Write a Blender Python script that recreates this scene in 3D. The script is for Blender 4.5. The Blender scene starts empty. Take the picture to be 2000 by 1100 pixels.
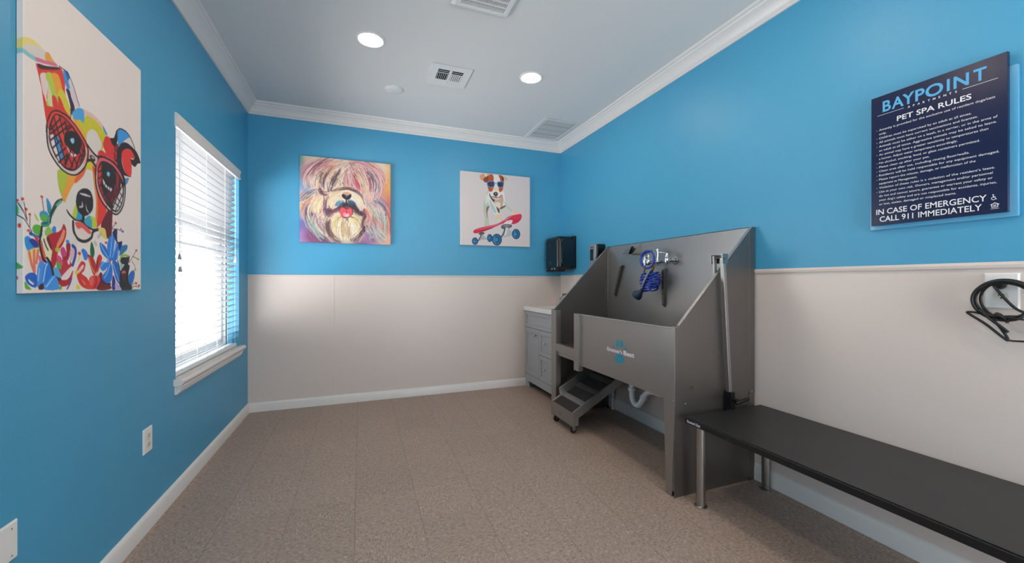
import bpy, bmesh, math, random
import numpy as np
from mathutils import Vector, Matrix
S = bpy.context.scene
COL = S.collection
PI = math.pi
# ------------------------------------------------------------------ camera, world, exposure
YAW = math.radians(20.77); EYE = 1.165
cam_d = bpy.data.cameras.new('camera'); cam = bpy.data.objects.new('camera', cam_d); COL.objects.link(cam)
cam.location = (0, 0, EYE); cam.rotation_euler = (PI/2, 0, -YAW)
cam_d.sensor_width = 36; cam_d.lens = 36*778/2000; cam_d.clip_start = .02
S.camera = cam
S.view_settings.view_transform = 'Standard'; S.view_settings.look = 'None'
S.view_settings.exposure = 0.1; S.view_settings.gamma = 1.0; S.view_settings.use_curve_mapping = False
W = bpy.data.worlds.new('overcast sky'); S.world = W; W.use_nodes = True
SKY = 13.0                          # bright overcast sky over sunlit pale paving
_n, _l = W.node_tree.nodes, W.node_tree.links
bgn = _n['Background']; bgn.inputs[1].default_value = SKY
_t = _n.new('ShaderNodeTexCoord'); _s = _n.new('ShaderNodeSeparateXYZ'); _r = _n.new('ShaderNodeValToRGB')
_l.new(_t.outputs['Generated'], _s.inputs[0]); _m = _n.new('ShaderNodeMapRange'); _m.inputs[1].default_value = -1; _l.new(_s.outputs[2], _m.inputs[0]); _l.new(_m.outputs[0], _r.inputs[0]); _l.new(_r.outputs[0], bgn.inputs[0])
_e = _r.color_ramp.elements; _e[0].position = .47; _e[0].color = (1.2, 1.2, 1.2, 1); _e[1].position = .53; _e[1].color = (.72, .77, .80, 1)
S.cycles.use_denoising = True
S.cycles.max_bounces = 12; S.cycles.diffuse_bounces = 6; S.cycles.transparent_max_bounces = 16
S.cycles.sample_clamp_indirect = 6.0
LAMP_L = 95.0                       # radiance of the downlight diffusers
LAMP_C = (1.0, .80, .60)
# ------------------------------------------------------------------ room numbers (metres, camera over the origin)
XL, XR, YB, YF, ZC = -.94, 2.18, 4.142, -1.70, 2.757
def portal(name, loc, rot, sx, sy):
    d = bpy.data.lights.new(name, 'AREA'); d.shape = 'RECTANGLE'; d.size = sx; d.size_y = sy; d.cycles.is_portal = True
    o = bpy.data.objects.new(name, d); COL.objects.link(o); o.location = loc; o.rotation_euler = rot
# opening sizes
WY0, WY1, WZ0, WZ1 = 2.668, 3.866, .632, 2.07      # window in the left wall
DX0, DX1, DZ1 = .95, 1.90, 2.08                    # unseen glazed door added behind the camera for fill
portal('window_daylight', (XL-.16, (WY0+WY1)/2, (WZ0+WZ1)/2), (0, -PI/2, 0), WZ1-WZ0, WY1-WY0)
VY0, VY1, VZ0, VZ1 = -.80, -.05, 1.05, 2.10         # unseen second window, added to the left wall for fill
portal('fill_window_portal', (XL-.16, (VY0+VY1)/2, (VZ0+VZ1)/2), (0, -PI/2, 0), VZ1-VZ0, VY1-VY0)
portal('fill_door_portal', ((DX0+DX1)/2, YF-.16, DZ1/2), (PI/2, 0, 0), DX1-DX0, DZ1)

# ------------------------------------------------------------------ materials
def lin(h):
    if isinstance(h, str): h = [int(h[i:i+2], 16)/255 for i in (0, 2, 4)]
    return tuple(c/12.92 if c <= .04045 else ((c+.055)/1.055)**2.4 for c in h)
def mat(name, col, rough=.5, metal=0, bump=None, var=None, coat=0, ani=None, spec=None, streak=None):
    m = bpy.data.materials.new(name); m.use_nodes = True; n = m.node_tree; N = n.nodes; L = n.links
    b = N['Principled BSDF']; c = lin(col)
    b.inputs['Base Color'].default_value = (*c, 1); b.inputs['Roughness'].default_value = rough; b.inputs['Metallic'].default_value = metal
    if coat: b.inputs['Coat Weight'].default_value = coat; b.inputs['Coat Roughness'].default_value = .1
    if spec is not None: b.inputs['Specular IOR Level'].default_value = spec
    tc = N.new('ShaderNodeTexCoord')
    def noise(scale, detail=2, stretch=None):
        t = N.new('ShaderNodeTexNoise'); t.inputs['Scale'].default_value = scale; t.inputs['Detail'].default_value = detail
        if stretch:
            mp = N.new('ShaderNodeMapping'); mp.inputs['Scale'].default_value = stretch
            L.new(tc.outputs['Object'], mp.inputs[0]); L.new(mp.outputs[0], t.inputs[0])
        else: L.new(tc.outputs['Object'], t.inputs[0])
        return t
    if var:
        t = noise(var[0], 3, var[2] if len(var) > 2 else None); mx = N.new('ShaderNodeMix'); mx.data_type = 'RGBA'
        mx.inputs[6].default_value = (*[x*(1-var[1]) for x in c], 1); mx.inputs[7].default_value = (*[min(1, x*(1+var[1])) for x in c], 1)
        L.new(t.outputs[0], mx.inputs[0]); L.new(mx.outputs[2], b.inputs['Base Color'])
    if streak:
        t = noise(streak[0], 2, streak[2]); mr = N.new('ShaderNodeMapRange'); mr.inputs[3].default_value = rough-streak[1]; mr.inputs[4].default_value = rough+streak[1]
        L.new(t.outputs[0], mr.inputs[0]); L.new(mr.outputs[0], b.inputs['Roughness'])
    if bump:
        t = noise(bump[0], 2, bump[2] if len(bump) > 2 else None); bp = N.new('ShaderNodeBump'); bp.inputs['Strength'].default_value = bump[1]; bp.inputs['Distance'].default_value = .002
        L.new(t.outputs[0], bp.inputs['Height']); L.new(bp.outputs[0], b.inputs['Normal'])
    return m
M = {}
M['blue'] = mat('blue wall paint', '459ac0', .42, bump=(160, .22), var=(1.5, .03))
M['white_panel'] = mat('white wainscot panel', 'd5c8c0', .35, bump=(120, .12))
M['ceiling'] = mat('ceiling paint', 'dbdad8', .8, bump=(200, .1))
M['trim'] = mat('white trim paint', 'dedad6', .35)
M['sill'] = mat('sill paint', 'e0dbd6', .35)
M['white_plastic'] = mat('white plastic', 'e4e2df', .4)
M['almond'] = mat('almond plastic', 'd8d0bc', .4)
M['dark'] = mat('dark void', '0c0c0d', .8)
M['black_plastic'] = mat('black plastic', '0d0e10', .28, var=(8, .1))
M['smoke'] = mat('smoked plastic', '07090d', .12, coat=.5)
M['grey_plastic'] = mat('silver plastic', '8c8e92', .35, metal=.3)
M['steel'] = mat('brushed stainless steel', 'a5a19d', .36, metal=.9, streak=(6, .07, (1, 1, 60)), var=(2.5, .05))
M['steel_lip'] = mat('polished steel edge', 'c0bcb8', .25, metal=.95)
M['steel_dark'] = mat('darkened steel sheet', '7c7672', .4, metal=.9, streak=(6, .06, (60, 60, 1)))  # darker copy of the tub steel: side panels' shade put into the colour
M['chrome'] = mat('chrome', 'd0d0d2', .12, metal=1)
M['brass'] = mat('brass fitting', 'c08a3c', .3, metal=.9)
M['nickel'] = mat('brushed nickel', 'a8a4a0', .28, metal=1, streak=(20, .06, (1, 1, .05)))
M['hose'] = mat('blue polyurethane hose', '1238a8', .25, spec=.6)
M['navy_rubber'] = mat('navy rubber', '1c3048', .5)
M['bench'] = mat('black bench laminate', '232323', .42, bump=(500, .15), var=(6, .25))
M['bench_edge'] = mat('black edge rubber', '0b0b0c', .45)
M['rubber'] = mat('black cable rubber', '121213', .42)
M['tread'] = mat('dark tread mat', '2a2523', .7, bump=(300, .3))
M['cab'] = mat('grey cabinet paint', 'a9aaac', .4)
M['counter'] = mat('white cultured marble', 'e8e6e2', .2, var=(4, .03))
M['pvc'] = mat('white pvc', 'dcdde0', .35)
M['frame'] = mat('white vinyl frame', 'e6e8ea', .35)
M['teal'] = mat('teal decal', '0a8ea6', .4)
M['pink'] = mat('pink decal', 'c88aa8', .5)
M['lilac'] = mat('lilac print', 'c9c0d4', .5)
M['navy'] = mat('navy sign face', '131f42', .24, spec=.4)
M['letter_white'] = mat('white sign print', 'e2e2e4', .4)
M['letter_blue'] = mat('sky blue sign print', '4fa6d8', .4)
M['acrylic'] = mat('blue acrylic backing', '58a4cc', .12, coat=.5)
M['screw'] = mat('screw', '9a8f8c', .3, metal=.8)
M['rust'] = mat('rust spot', '4a3a30', .7)
M['tire'] = mat('caster rubber', '141414', .5)
def emit_mat(name, col, s):
    m = bpy.data.materials.new(name); m.use_nodes = True; N = m.node_tree.nodes
    N.remove(N['Principled BSDF']); e = N.new('ShaderNodeEmission'); e.inputs[0].default_value = (*col, 1); e.inputs[1].default_value = s
    m.node_tree.links.new(e.outputs[0], N['Material Output'].inputs[0]); return m
M['lamp'] = emit_mat('lamp diffuser', LAMP_C, LAMP_L)
def glass_mat():
    m = bpy.data.materials.new('window glass'); m.use_nodes = True; N = m.node_tree.nodes; L = m.node_tree.links
    N.remove(N['Principled BSDF']); t = N.new('ShaderNodeBsdfTransparent'); g = N.new('ShaderNodeBsdfGlossy'); g.inputs['Roughness'].default_value = .02
    x = N.new('ShaderNodeMixShader'); x.inputs[0].default_value = .06
    L.new(t.outputs[0], x.inputs[1]); L.new(g.outputs[0], x.inputs[2]); L.new(x.outputs[0], N['Material Output'].inputs[0]); return m
M['glass'] = glass_mat()
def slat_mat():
    m = bpy.data.materials.new('darkened blind slat'); m.use_nodes = True; N = m.node_tree.nodes; L = m.node_tree.links
    b = N['Principled BSDF']; b.inputs['Base Color'].default_value = (.27, .27, .275, 1); b.inputs['Roughness'].default_value = .4  # white slats given a darkened colour to offset the bright daylight behind
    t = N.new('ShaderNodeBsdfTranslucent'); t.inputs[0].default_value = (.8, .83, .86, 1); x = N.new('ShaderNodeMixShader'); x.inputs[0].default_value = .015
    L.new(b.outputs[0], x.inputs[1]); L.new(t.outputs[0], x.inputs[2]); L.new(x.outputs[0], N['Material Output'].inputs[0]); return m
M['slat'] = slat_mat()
def paint_mat():
    m = bpy.data.materials.new('painted canvas'); m.use_nodes = True; N = m.node_tree.nodes; L = m.node_tree.links
    b = N['Principled BSDF']; b.inputs['Roughness'].default_value = .55
    a = N.new('ShaderNodeVertexColor'); a.layer_name = 'art'; L.new(a.outputs[0], b.inputs['Base Color'])
    tc = N.new('ShaderNodeTexCoord'); w = N.new('ShaderNodeTexNoise'); w.inputs['Scale'].default_value = 350; L.new(tc.outputs['Object'], w.inputs[0])
    bp = N.new('ShaderNodeBump'); bp.inputs['Strength'].default_value = .12; bp.inputs['Distance'].default_value = .001
    L.new(w.outputs[0], bp.inputs['Height']); L.new(bp.outputs[0], b.inputs['Normal']); return m
M['art'] = paint_mat()
def floor_mat():
    m = bpy.data.materials.new('speckled vinyl tile'); m.use_nodes = True; N = m.node_tree.nodes; L = m.node_tree.links
    b = N['Principled BSDF']; b.inputs['Roughness'].default_value = .48
    tc = N.new('ShaderNodeTexCoord'); sp = N.new('ShaderNodeSeparateXYZ'); L.new(tc.outputs['Object'], sp.inputs[0])
    def math_(op, a, bb=None):
        x = N.new('ShaderNodeMath'); x.operation = op
        for i, v in enumerate((a, bb)):
            if v is None: continue
            if isinstance(v, (int, float)): x.inputs[i].default_value = v
            else: L.new(v, x.inputs[i])
        return x.outputs[0]
    T = .3048
    u = math_('DIVIDE', math_('ADD', sp.outputs[0], .027), T); v = math_('DIVIDE', math_('ADD', sp.outputs[1], .15), T)
    fu, fv = math_('FLOOR', u), math_('FLOOR', v)
    par = math_('FLOORED_MODULO', math_('ADD', fu, fv), 2.0)
    def flakes(stretch, seed):
        mp = N.new('ShaderNodeMapping'); mp.inputs['Scale'].default_value = stretch; mp.inputs['Location'].default_value = (seed, seed, 0); L.new(tc.outputs['Object'], mp.inputs[0])
        t = N.new('ShaderNodeTexNoise'); t.inputs['Scale'].default_value = 1; t.inputs['Detail'].default_value = 3; t.inputs['Roughness'].default_value = .65; t.inputs['Distortion'].default_value = .6; L.new(mp.outputs[0], t.inputs[0]); return t.outputs[0]
    def mixv(a, bb, f):
        x = N.new('ShaderNodeMix'); L.new(f, x.inputs[0]); L.new(a, x.inputs[2]); L.new(bb, x.inputs[3]); return x.outputs[0]
    fl = mixv(flakes((150, 55, 1), 0), flakes((55, 150, 1), 7), par)
    cr = N.new('ShaderNodeValToRGB'); e = cr.color_ramp; e.interpolation = 'LINEAR'
    stops = [(.26, '66554b'), (.40, '917e72'), (.52, 'a49083'), (.62, 'ad998b'), (.74, 'd4c0b0')]
    e.elements[0].position = stops[0][0]; e.elements[0].color = (*lin(stops[0][1]), 1); e.elements[1].position = stops[-1][0]; e.elements[1].color = (*lin(stops[-1][1]), 1)
    for p, c in stops[1:-1]: k = e.elements.new(p); k.color = (*lin(c), 1)
    L.new(fl, cr.inputs[0])
    # per tile tone
    cb = N.new('ShaderNodeCombineXYZ'); L.new(fu, cb.inputs[0]); L.new(fv, cb.inputs[1]); wn = N.new('ShaderNodeTexWhiteNoise'); L.new(cb.outputs[0], wn.inputs['Vector'])
    tone = math_('ADD', math_('MULTIPLY', wn.outputs[0], .07), .965)
    hs = N.new('ShaderNodeHueSaturation'); L.new(cr.outputs[0], hs.inputs['Color']); L.new(tone, hs.inputs['Value'])
    du = math_('ABSOLUTE', math_('SUBTRACT', math_('FRACT', u), .5)); dv = math_('ABSOLUTE', math_('SUBTRACT', math_('FRACT', v), .5))
    seam = math_('MAXIMUM', math_('GREATER_THAN', du, .4962), math_('MULTIPLY', math_('GREATER_THAN', dv, .4975), .45))
    mx = N.new('ShaderNodeMix'); mx.data_type = 'RGBA'; L.new(math_('MULTIPLY', seam, .55), mx.inputs[0]); L.new(hs.outputs[0], mx.inputs[6]); mx.inputs[7].default_value = (*lin('4a403a'), 1)
    L.new(mx.outputs[2], b.inputs['Base Color'])
    return m
M['floor'] = floor_mat()

# ------------------------------------------------------------------ builders
class MB:
    def __init__(s): s.v = []; s.f = []; s.mi = []; s.m = 0
    def add(s, vs, fs):
        o = len(s.v); s.v += [tuple(p) for p in vs]; s.f += [tuple(i+o for i in f) for f in fs]; s.mi += [s.m]*len(fs); return s
    def box(s, x0, x1, y0, y1, z0, z1):
        return s.add([(x, y, z) for z in (z0, z1) for y in (y0, y1) for x in (x0, x1)], [(0, 2, 3, 1), (4, 5, 7, 6), (0, 1, 5, 4), (2, 6, 7, 3), (0, 4, 6, 2), (1, 3, 7, 5)])
    def prism(s, poly, ax, a, b):
        """poly of 2D points in the two remaining axes (in xyz order), extruded along ax from a to b"""
        def P(p, t): q = list(p); q.insert('xyz'.index(ax), t); return q
        n = len(poly)
        return s.add([P(p, a) for p in poly]+[P(p, b) for p in poly], [tuple(range(n)), tuple(range(2*n-1, n-1, -1))]+[(i, (i+1) % n, n+(i+1) % n, n+i) for i in range(n)])
    def tube(s, pts, r, n=12, closed=False, cap=True, flat=1.0):
        pts = [Vector(p) for p in pts]; k = len(pts); rs = r if isinstance(r, (list, tuple)) else [r]*k
        T = []
        for i in range(k):
            a = pts[(i-1) % k] if (closed or i > 0) else pts[i]; b = pts[(i+1) % k] if (closed or i < k-1) else pts[i]
            d = b-a; T.append(d.normalized() if d.length > 1e-9 else Vector((0, 0, 1)))
        up = Vector((0, 0, 1)) if abs(T[0].z) < .9 else Vector((1, 0, 0)); u = T[0].cross(up).normalized(); vs = []
        for i in range(k):
            u = (u-T[i]*u.dot(T[i])).normalized(); w = T[i].cross(u)
            for j in range(n):
                a = 2*PI*j/n; vs.append(pts[i]+(u*math.cos(a)+w*math.sin(a)*flat)*rs[i])
        fs = []
        for i in range(k if closed else k-1):
            for j in range(n):
                a = i*n+j; b = i*n+(j+1) % n; c = ((i+1) % k)*n
                fs.append((a, b, c+(j+1) % n, c+j))
        if cap and not closed: fs += [tuple(range(n-1, -1, -1)), tuple((k-1)*n+j for j in range(n))]
        return s.add(vs, fs)
    def cyl(s, p, q, r, n=24, r2=None): return s.tube([p, q], [r, r if r2 is None else r2], n)
    def lathe(s, prof, c, axis='z', n=32, ring=False):
        """profile [(radius, height)], revolved about axis through c"""
        vs = []; k = len(prof)
        for r, h in prof:
            for j in range(n):
                a = 2*PI*j/n; x, y = r*math.cos(a), r*math.sin(a)
                vs.append({'z': (c[0]+x, c[1]+y, c[2]+h), 'x': (c[0]+h, c[1]+x, c[2]+y), 'y': (c[0]+x, c[1]+h, c[2]+y)}[axis])
        fs = [(i*n+j, i*n+(j+1) % n, (i+1)*n+(j+1) % n, (i+1)*n+j) for i in range(k-1) for j in range(n)]
        if ring: fs += [((k-1)*n+j, (k-1)*n+(j+1) % n, (j+1) % n, j) for j in range(n)]
        else: fs += [tuple((k*n-n if e else 0)+j for j in range(n)) for e in (0, 1) if prof[-e][0] > 1e-6]
        return s.add(vs, fs)
    def build(s, name, m, parent=None, bevel=0, smooth=30, seg=2):
        me = bpy.data.meshes.new(name); root = parent
        while root is not None and root.parent: root = root.parent
        off = root.location if root is not None else Vector((0, 0, 0))
        me.from_pydata([(p[0]-off[0], p[1]-off[1], p[2]-off[2]) for p in s.v], [], s.f)
        for x in (m if isinstance(m, (list, tuple)) else [m]): me.materials.append(M[x] if isinstance(x, str) else x)
        me.polygons.foreach_set('material_index', s.mi)
        bm = bmesh.new(); bm.from_mesh(me); bmesh.ops.remove_doubles(bm, verts=bm.verts, dist=1e-6); bmesh.ops.recalc_face_normals(bm, faces=bm.faces); bm.to_mesh(me); bm.free()
        if smooth:
            me.polygons.foreach_set('use_smooth', [True]*len(me.polygons)); me.set_sharp_from_angle(angle=math.radians(smooth))
        o = bpy.data.objects.new(name, me); COL.objects.link(o); o.parent = parent
        if bevel:
            b = o.modifiers.new('edge', 'BEVEL'); b.width = bevel; b.segments = seg; b.limit_method = 'ANGLE'; b.angle_limit = math.radians(40); b.harden_normals = True
        return o
def tag(o, label, cat, group=None):
    o['label'] = label; o['category'] = cat
    if group: o['group'] = group
    return o
def thing(name, loc, label, cat, group=None):
    o = bpy.data.objects.new(name, None); o.empty_display_size = .05; COL.objects.link(o); o.location = loc; return tag(o, label, cat, group)
def struct(o): o['kind'] = 'structure'; return o
def spline(pts, n=8, closed=False):
    P = [Vector(p) for p in pts]; k = len(P); out = []
    for i in range(k if closed else k-1):
        g = lambda j: P[j % k] if closed else P[max(0, min(k-1, j))]
        a, b, c, d = g(i-1), g(i), g(i+1), g(i+2)
        for t in range(n):
            t /= n; out.append(.5*((2*b)+(c-a)*t+(2*a-5*b+4*c-d)*t*t+(3*b-a-3*c+d)*t**3))
    if not closed: out.append(P[-1])
    return out
def rrect(x0, x1, y0, y1, r, n=6):
    out = []
    for cx, cy, a0 in ((x1-r, y1-r, 0), (x0+r, y1-r, 90), (x0+r, y0+r, 180), (x1-r, y0+r, 270)):
        for i in range(n+1):
            a = math.radians(a0+90*i/n); out.append((cx+r*math.cos(a), cy+r*math.sin(a)))
    return out
def text_mesh(mb, items, basis):
    """items: (string, x, y, cap height, width or None, bold, align); basis maps local (x, y) to a world point"""
    for st, x, y, h, w, bold, al in items:
        c = bpy.data.curves.new('t', 'FONT'); c.body = st; c.size = h/.729; c.offset = bold*h; c.resolution_u = 8 if h > .03 else 3
        o = bpy.data.objects.new('t', c); COL.objects.link(o); bpy.context.view_layer.update()
        me = bpy.data.meshes.new_from_object(o.evaluated_get(bpy.context.evaluated_depsgraph_get()))
        vs = [v.co.copy() for v in me.vertices]; fs = [tuple(p.vertices) for p in me.polygons]
        bpy.data.objects.remove(o); bpy.data.curves.remove(c); bpy.data.meshes.remove(me)
        if not vs: continue
        x0 = min(v.x for v in vs); x1 = max(v.x for v in vs); k = w/(x1-x0) if w else 1
        mb.add([basis(x+(v.x-x0)*k-(0 if al == 'l' else (x1-x0)*k/2), y+v.y) for v in vs], fs)

# ------------------------------------------------------------------ room shell
TH = .15
def wall_left():
    b = MB(); X0, X1 = XL-TH, XL
    b.box(X0, X1, YF-TH, VY0, 0, ZC).box(X0, X1, VY1, WY0, 0, ZC).box(X0, X1, VY0, VY1, 0, VZ0).box(X0, X1, VY0, VY1, VZ1, ZC).box(X0, X1, WY1, YB+TH, 0, ZC).box(X0, X1, WY0, WY1, 0, WZ0).box(X0, X1, WY0, WY1, WZ1, ZC)
    struct(b.build('wall_left', 'blue', smooth=0))
wall_left()
WAIN = 1.218
b = MB(); b.box(XL, XR, YB, YB+TH, WAIN, ZC); b.m = 1; b.box(XL, XR, YB, YB+TH, 0, WAIN); struct(b.build('wall_back', ['blue', 'white_panel'], smooth=0))
b = MB(); b.box(XR, XR+TH, YF-TH, YB+TH, WAIN, ZC); b.m = 1; b.box(XR, XR+TH, YF-TH, YB+TH, 0, WAIN); struct(b.build('wall_right', ['blue', 'white_panel'], smooth=0))
b = MB(); b.box(XL, DX0, YF-TH, YF, 0, ZC).box(DX1, XR, YF-TH, YF, 0, ZC).box(DX0, DX1, YF-TH, YF, DZ1, ZC); struct(b.build('wall_front', 'blue', smooth=0))
struct(MB().box(XL-TH, XR+TH, YF-TH, YB+TH, -.1, 0).build('floor', 'floor', smooth=0))
struct(MB().box(XL-TH, XR+TH, YF-TH, YB+TH, ZC, ZC+.1).build('ceiling', 'ceiling', smooth=0))
# wainscot caps and panel seam
struct(MB().box(XL, XR, YB-.007, YB, WAIN-.004, WAIN+.009).build('trim_1', 'white_panel', bevel=.002))
struct(MB().prism([(XR-.009, WAIN-.003), (XR-.011, WAIN+.008), (XR-.004, WAIN+.019), (XR, WAIN+.019), (XR, WAIN-.003)], 'y', YF, YB).build('trim_2', 'white_panel'))
struct(MB().box(-.246, -.237, YB-.0025, YB, .09, WAIN-.004).build('trim_3', 'white_panel', bevel=.001))
# crown moulding and baseboards, mitred in the corners
CROWN = [(0, -.100), (.010, -.100), (.012, -.090), (.018, -.086), (.024, -.072), (.040, -.048), (.058, -.032), (.066, -.028), (.070, -.018), (.082, -.014), (.086, 0), (0, 0)]
BASE = [(0, 0), (.015, 0), (.015, .072), (.011, .084), (.006, .092), (0, .095)]
COR = {'left': ((XL, YF), (XL, YB)), 'back': ((XL, YB), (XR, YB)), 'right': ((XR, YB), (XR, YF)), 'front': ((XR, YF), (XL, YF))}
def run(side, prof, z):
    (ax, ay), (bx, by) = COR[side]; d = Vector((bx-ax, by-ay)).normalized(); nrm = Vector((d.y, -d.x)); b = MB(); n = len(prof)
    A = [(ax+d.x*p+nrm.x*p, ay+d.y*p+nrm.y*p, z+h) for p, h in prof]; B = [(bx-d.x*p+nrm.x*p, by-d.y*p+nrm.y*p, z+h) for p, h in prof]
    return b.add(A+B, [tuple(range(n)), tuple(range(2*n-1, n-1, -1))]+[(i, (i+1) % n, n+(i+1) % n, n+i) for i in range(n)])
for i, sd in enumerate(('left', 'back', 'right', 'front')):
    struct(run(sd, CROWN, ZC).build('trim_%d' % (4+i), 'trim', smooth=35))
    if sd != 'front': struct(run(sd, BASE if sd == 'right' else [(p, h*.87) for p, h in BASE], 0).build('baseboard_'+sd, 'trim', smooth=35))
# added glazed door behind the camera, put in for soft fill daylight
dr = struct(MB().box(DX0, DX0+.05, YF-.10, YF-.04, 0, DZ1).box(DX1-.05, DX1, YF-.10, YF-.04, 0, DZ1).box(DX0+.05, DX1-.05, YF-.10, YF-.04, DZ1-.05, DZ1).box(DX0+.05, DX1-.05, YF-.10, YF-.04, 0, .05).build('fill_door', 'frame'))
MB().box(DX0+.05, DX1-.05, YF-.073, YF-.069, .05, DZ1-.05).build('pane', 'glass', dr, smooth=0)
# ------------------------------------------------------------------ window
def window():
    x0, x1 = XL-.135, XL-.085; m = 1.42
    f = MB()
    for a, c, e, g in ((WY0, WY0+.035, WZ0, WZ1), (WY1-.035, WY1, WZ0, WZ1), (WY0+.035, WY1-.035, WZ0, WZ0+.035), (WY0+.035, WY1-.035, WZ1-.03, WZ1)): f.box(x0-.01, x1, a, c, e, g)
    w = struct(f.build('window_1', 'frame', bevel=.003))
    y0, y1 = WY0+.035, WY1-.035
    for nm, z0, z1, xo in (('upper_sash', m-.02, WZ1-.03, -.02), ('lower_sash', WZ0+.035, m+.025, 0)):
        s = MB(); a, c = x0+.012+xo*.6, x0+.034+xo*.6
        s.box(a, c, y0, y0+.045, z0, z1).box(a, c, y1-.045, y1, z0, z1).box(a, c, y0+.045, y1-.045, z0, z0+.045).box(a, c, y0+.045, y1-.045, z1-.045, z1)
        so = s.build(nm, 'frame', w, bevel=.002)
        MB().box((a+c)/2-.002, (a+c)/2+.002, y0+.045, y1-.045, z0+.045, z1-.045).build('pane', 'glass', so, smooth=0)
    # stool with rounded nose, apron moulding under it
    st = MB(); zt = WZ0+.004; nose = [(-.897+.018*math.cos(t)-.018, zt-.017+.017*math.sin(t)) for t in [PI/2-PI*i/10 for i in range(11)]]
    st.prism([(XL, zt)]+nose+[(XL, zt-.034)], 'y', 2.640, 3.905)
    st.box(x1, XL, WY0+.001, WY1-.001, zt-.03, zt)
    st.build('window_stool', 'sill', w, smooth=35)
    ap = MB(); ap.prism([(XL, zt-.034), (-.903, zt-.034), (-.903, zt-.042), (-.910, zt-.048), (-.913, zt-.066), (-.922, zt-.074), (-.926, zt-.082), (XL, zt-.084)], 'y', 2.652, 3.855); ap.build('window_apron', 'sill', w, smooth=35)
window()
f = MB(); _ym = (VY0+VY1)/2; _a, _b = XL-.135, XL-.085
for a, c, e, g in ((VY0, VY0+.05, VZ0, VZ1), (VY1-.05, VY1, VZ0, VZ1), (_ym-.03, _ym+.03, VZ0+.05, VZ1-.05), (VY0+.05, VY1-.05, VZ0, VZ0+.05), (VY0+.05, VY1-.05, VZ1-.05, VZ1)): f.box(_a, _b, a, c, e, g)
w2 = struct(f.build('fill_window', 'frame'))  # added window out of view, put in to light the room from the left
for a, c in ((VY0+.05, _ym-.03), (_ym+.03, VY1-.05)): MB().box(XL-.112, XL-.108, a, c, VZ0+.05, VZ1-.05).build('pane', 'glass', w2, smooth=0)
MB().box(XL-.085, XL+.045, VY0-.03, VY1+.03, VZ0-.03, VZ0).build('window_stool', 'sill', w2, bevel=.004)
def blind():
    t = thing('window_blind', (XL, (WY0+WY1)/2, WZ0), 'white wooden slatted blind lowered over the window in the blue left wall', 'blind')
    v = MB(); v.prism([(-.930, 2.004), (-.926, 2.008), (-.926, 2.018), (-.931, 2.024), (-.931, 2.048), (-.926, 2.056), (-.924, 2.074), (-.930, 2.080), (-.940, 2.080), (-.940, 2.066), (-.944, 2.060), (-.944, 2.004)], 'y', 2.655, 3.868)
    v.build('valance', 'sill', t, smooth=35)
    MB().box(-1.005, -.950, WY0+.006, WY1-.012, 2.018, 2.064).build('head_rail', 'frame', t, bevel=.002)
    s = MB(); xc, w, th, pitch = -.977, .050, .0026, .0448; tilt = math.radians(26); z = 2.000; n = 8
    zs = []
    while z > WZ0+.062: zs.append(z); z -= pitch
    for z in zs:
        top = []; bot = []
        for i in range(n+1):
            u = (i/n-.5)*w; arch = .0022*(1-(2*u/w)**2)
            px, pz = u*math.cos(tilt)-arch*math.sin(tilt), u*math.sin(tilt)+arch*math.cos(tilt)
            top.append((xc+px, z+pz+th/2)); bot.append((xc+px, z+pz-th/2))
        s.prism(top+bot[::-1], 'y', WY0+.006, WY1-.012)
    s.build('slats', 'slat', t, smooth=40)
    MB().box(xc-.026, xc+.026, WY0+.006, WY1-.012, WZ0+.008, WZ0+.030).build('bottom_rail', 'frame', t, bevel=.004)
    for y in (2.775, 3.17, 3.55, 3.80):
        c = MB()
        for dx in (-.024, .026): c.cyl((xc+dx, y, WZ0+.03), (xc+dx, y, 2.02), .0011, 6)
        c.build('ladder_cord', 'frame', t)
    for y, z in ((2.735, 1.292), (2.743, 1.222)):
        k = MB().cyl((-.946, y, z+.026), (-.946, y, 2.02), .0012, 6).build('pull_cord', 'frame', t)
        MB().lathe([(.002, .028), (.005, .022), (.009, .004), (.010, 0), (.007, -.004)], (-.946, y, z), n=14).build('tassel', 'grey_plastic', k)
    k = MB().cyl((-.946, 3.795, 1.37), (-.946, 3.795, 2.02), .0012, 6).build('pull_cord', 'frame', t)
    MB().lathe([(.003, .045), (.005, .04), (.007, .02), (.014, 0), (.013, -.006), (.005, -.008)], (-.946, 3.795, 1.325), n=16).build('tassel', 'sill', k)
blind()
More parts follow.
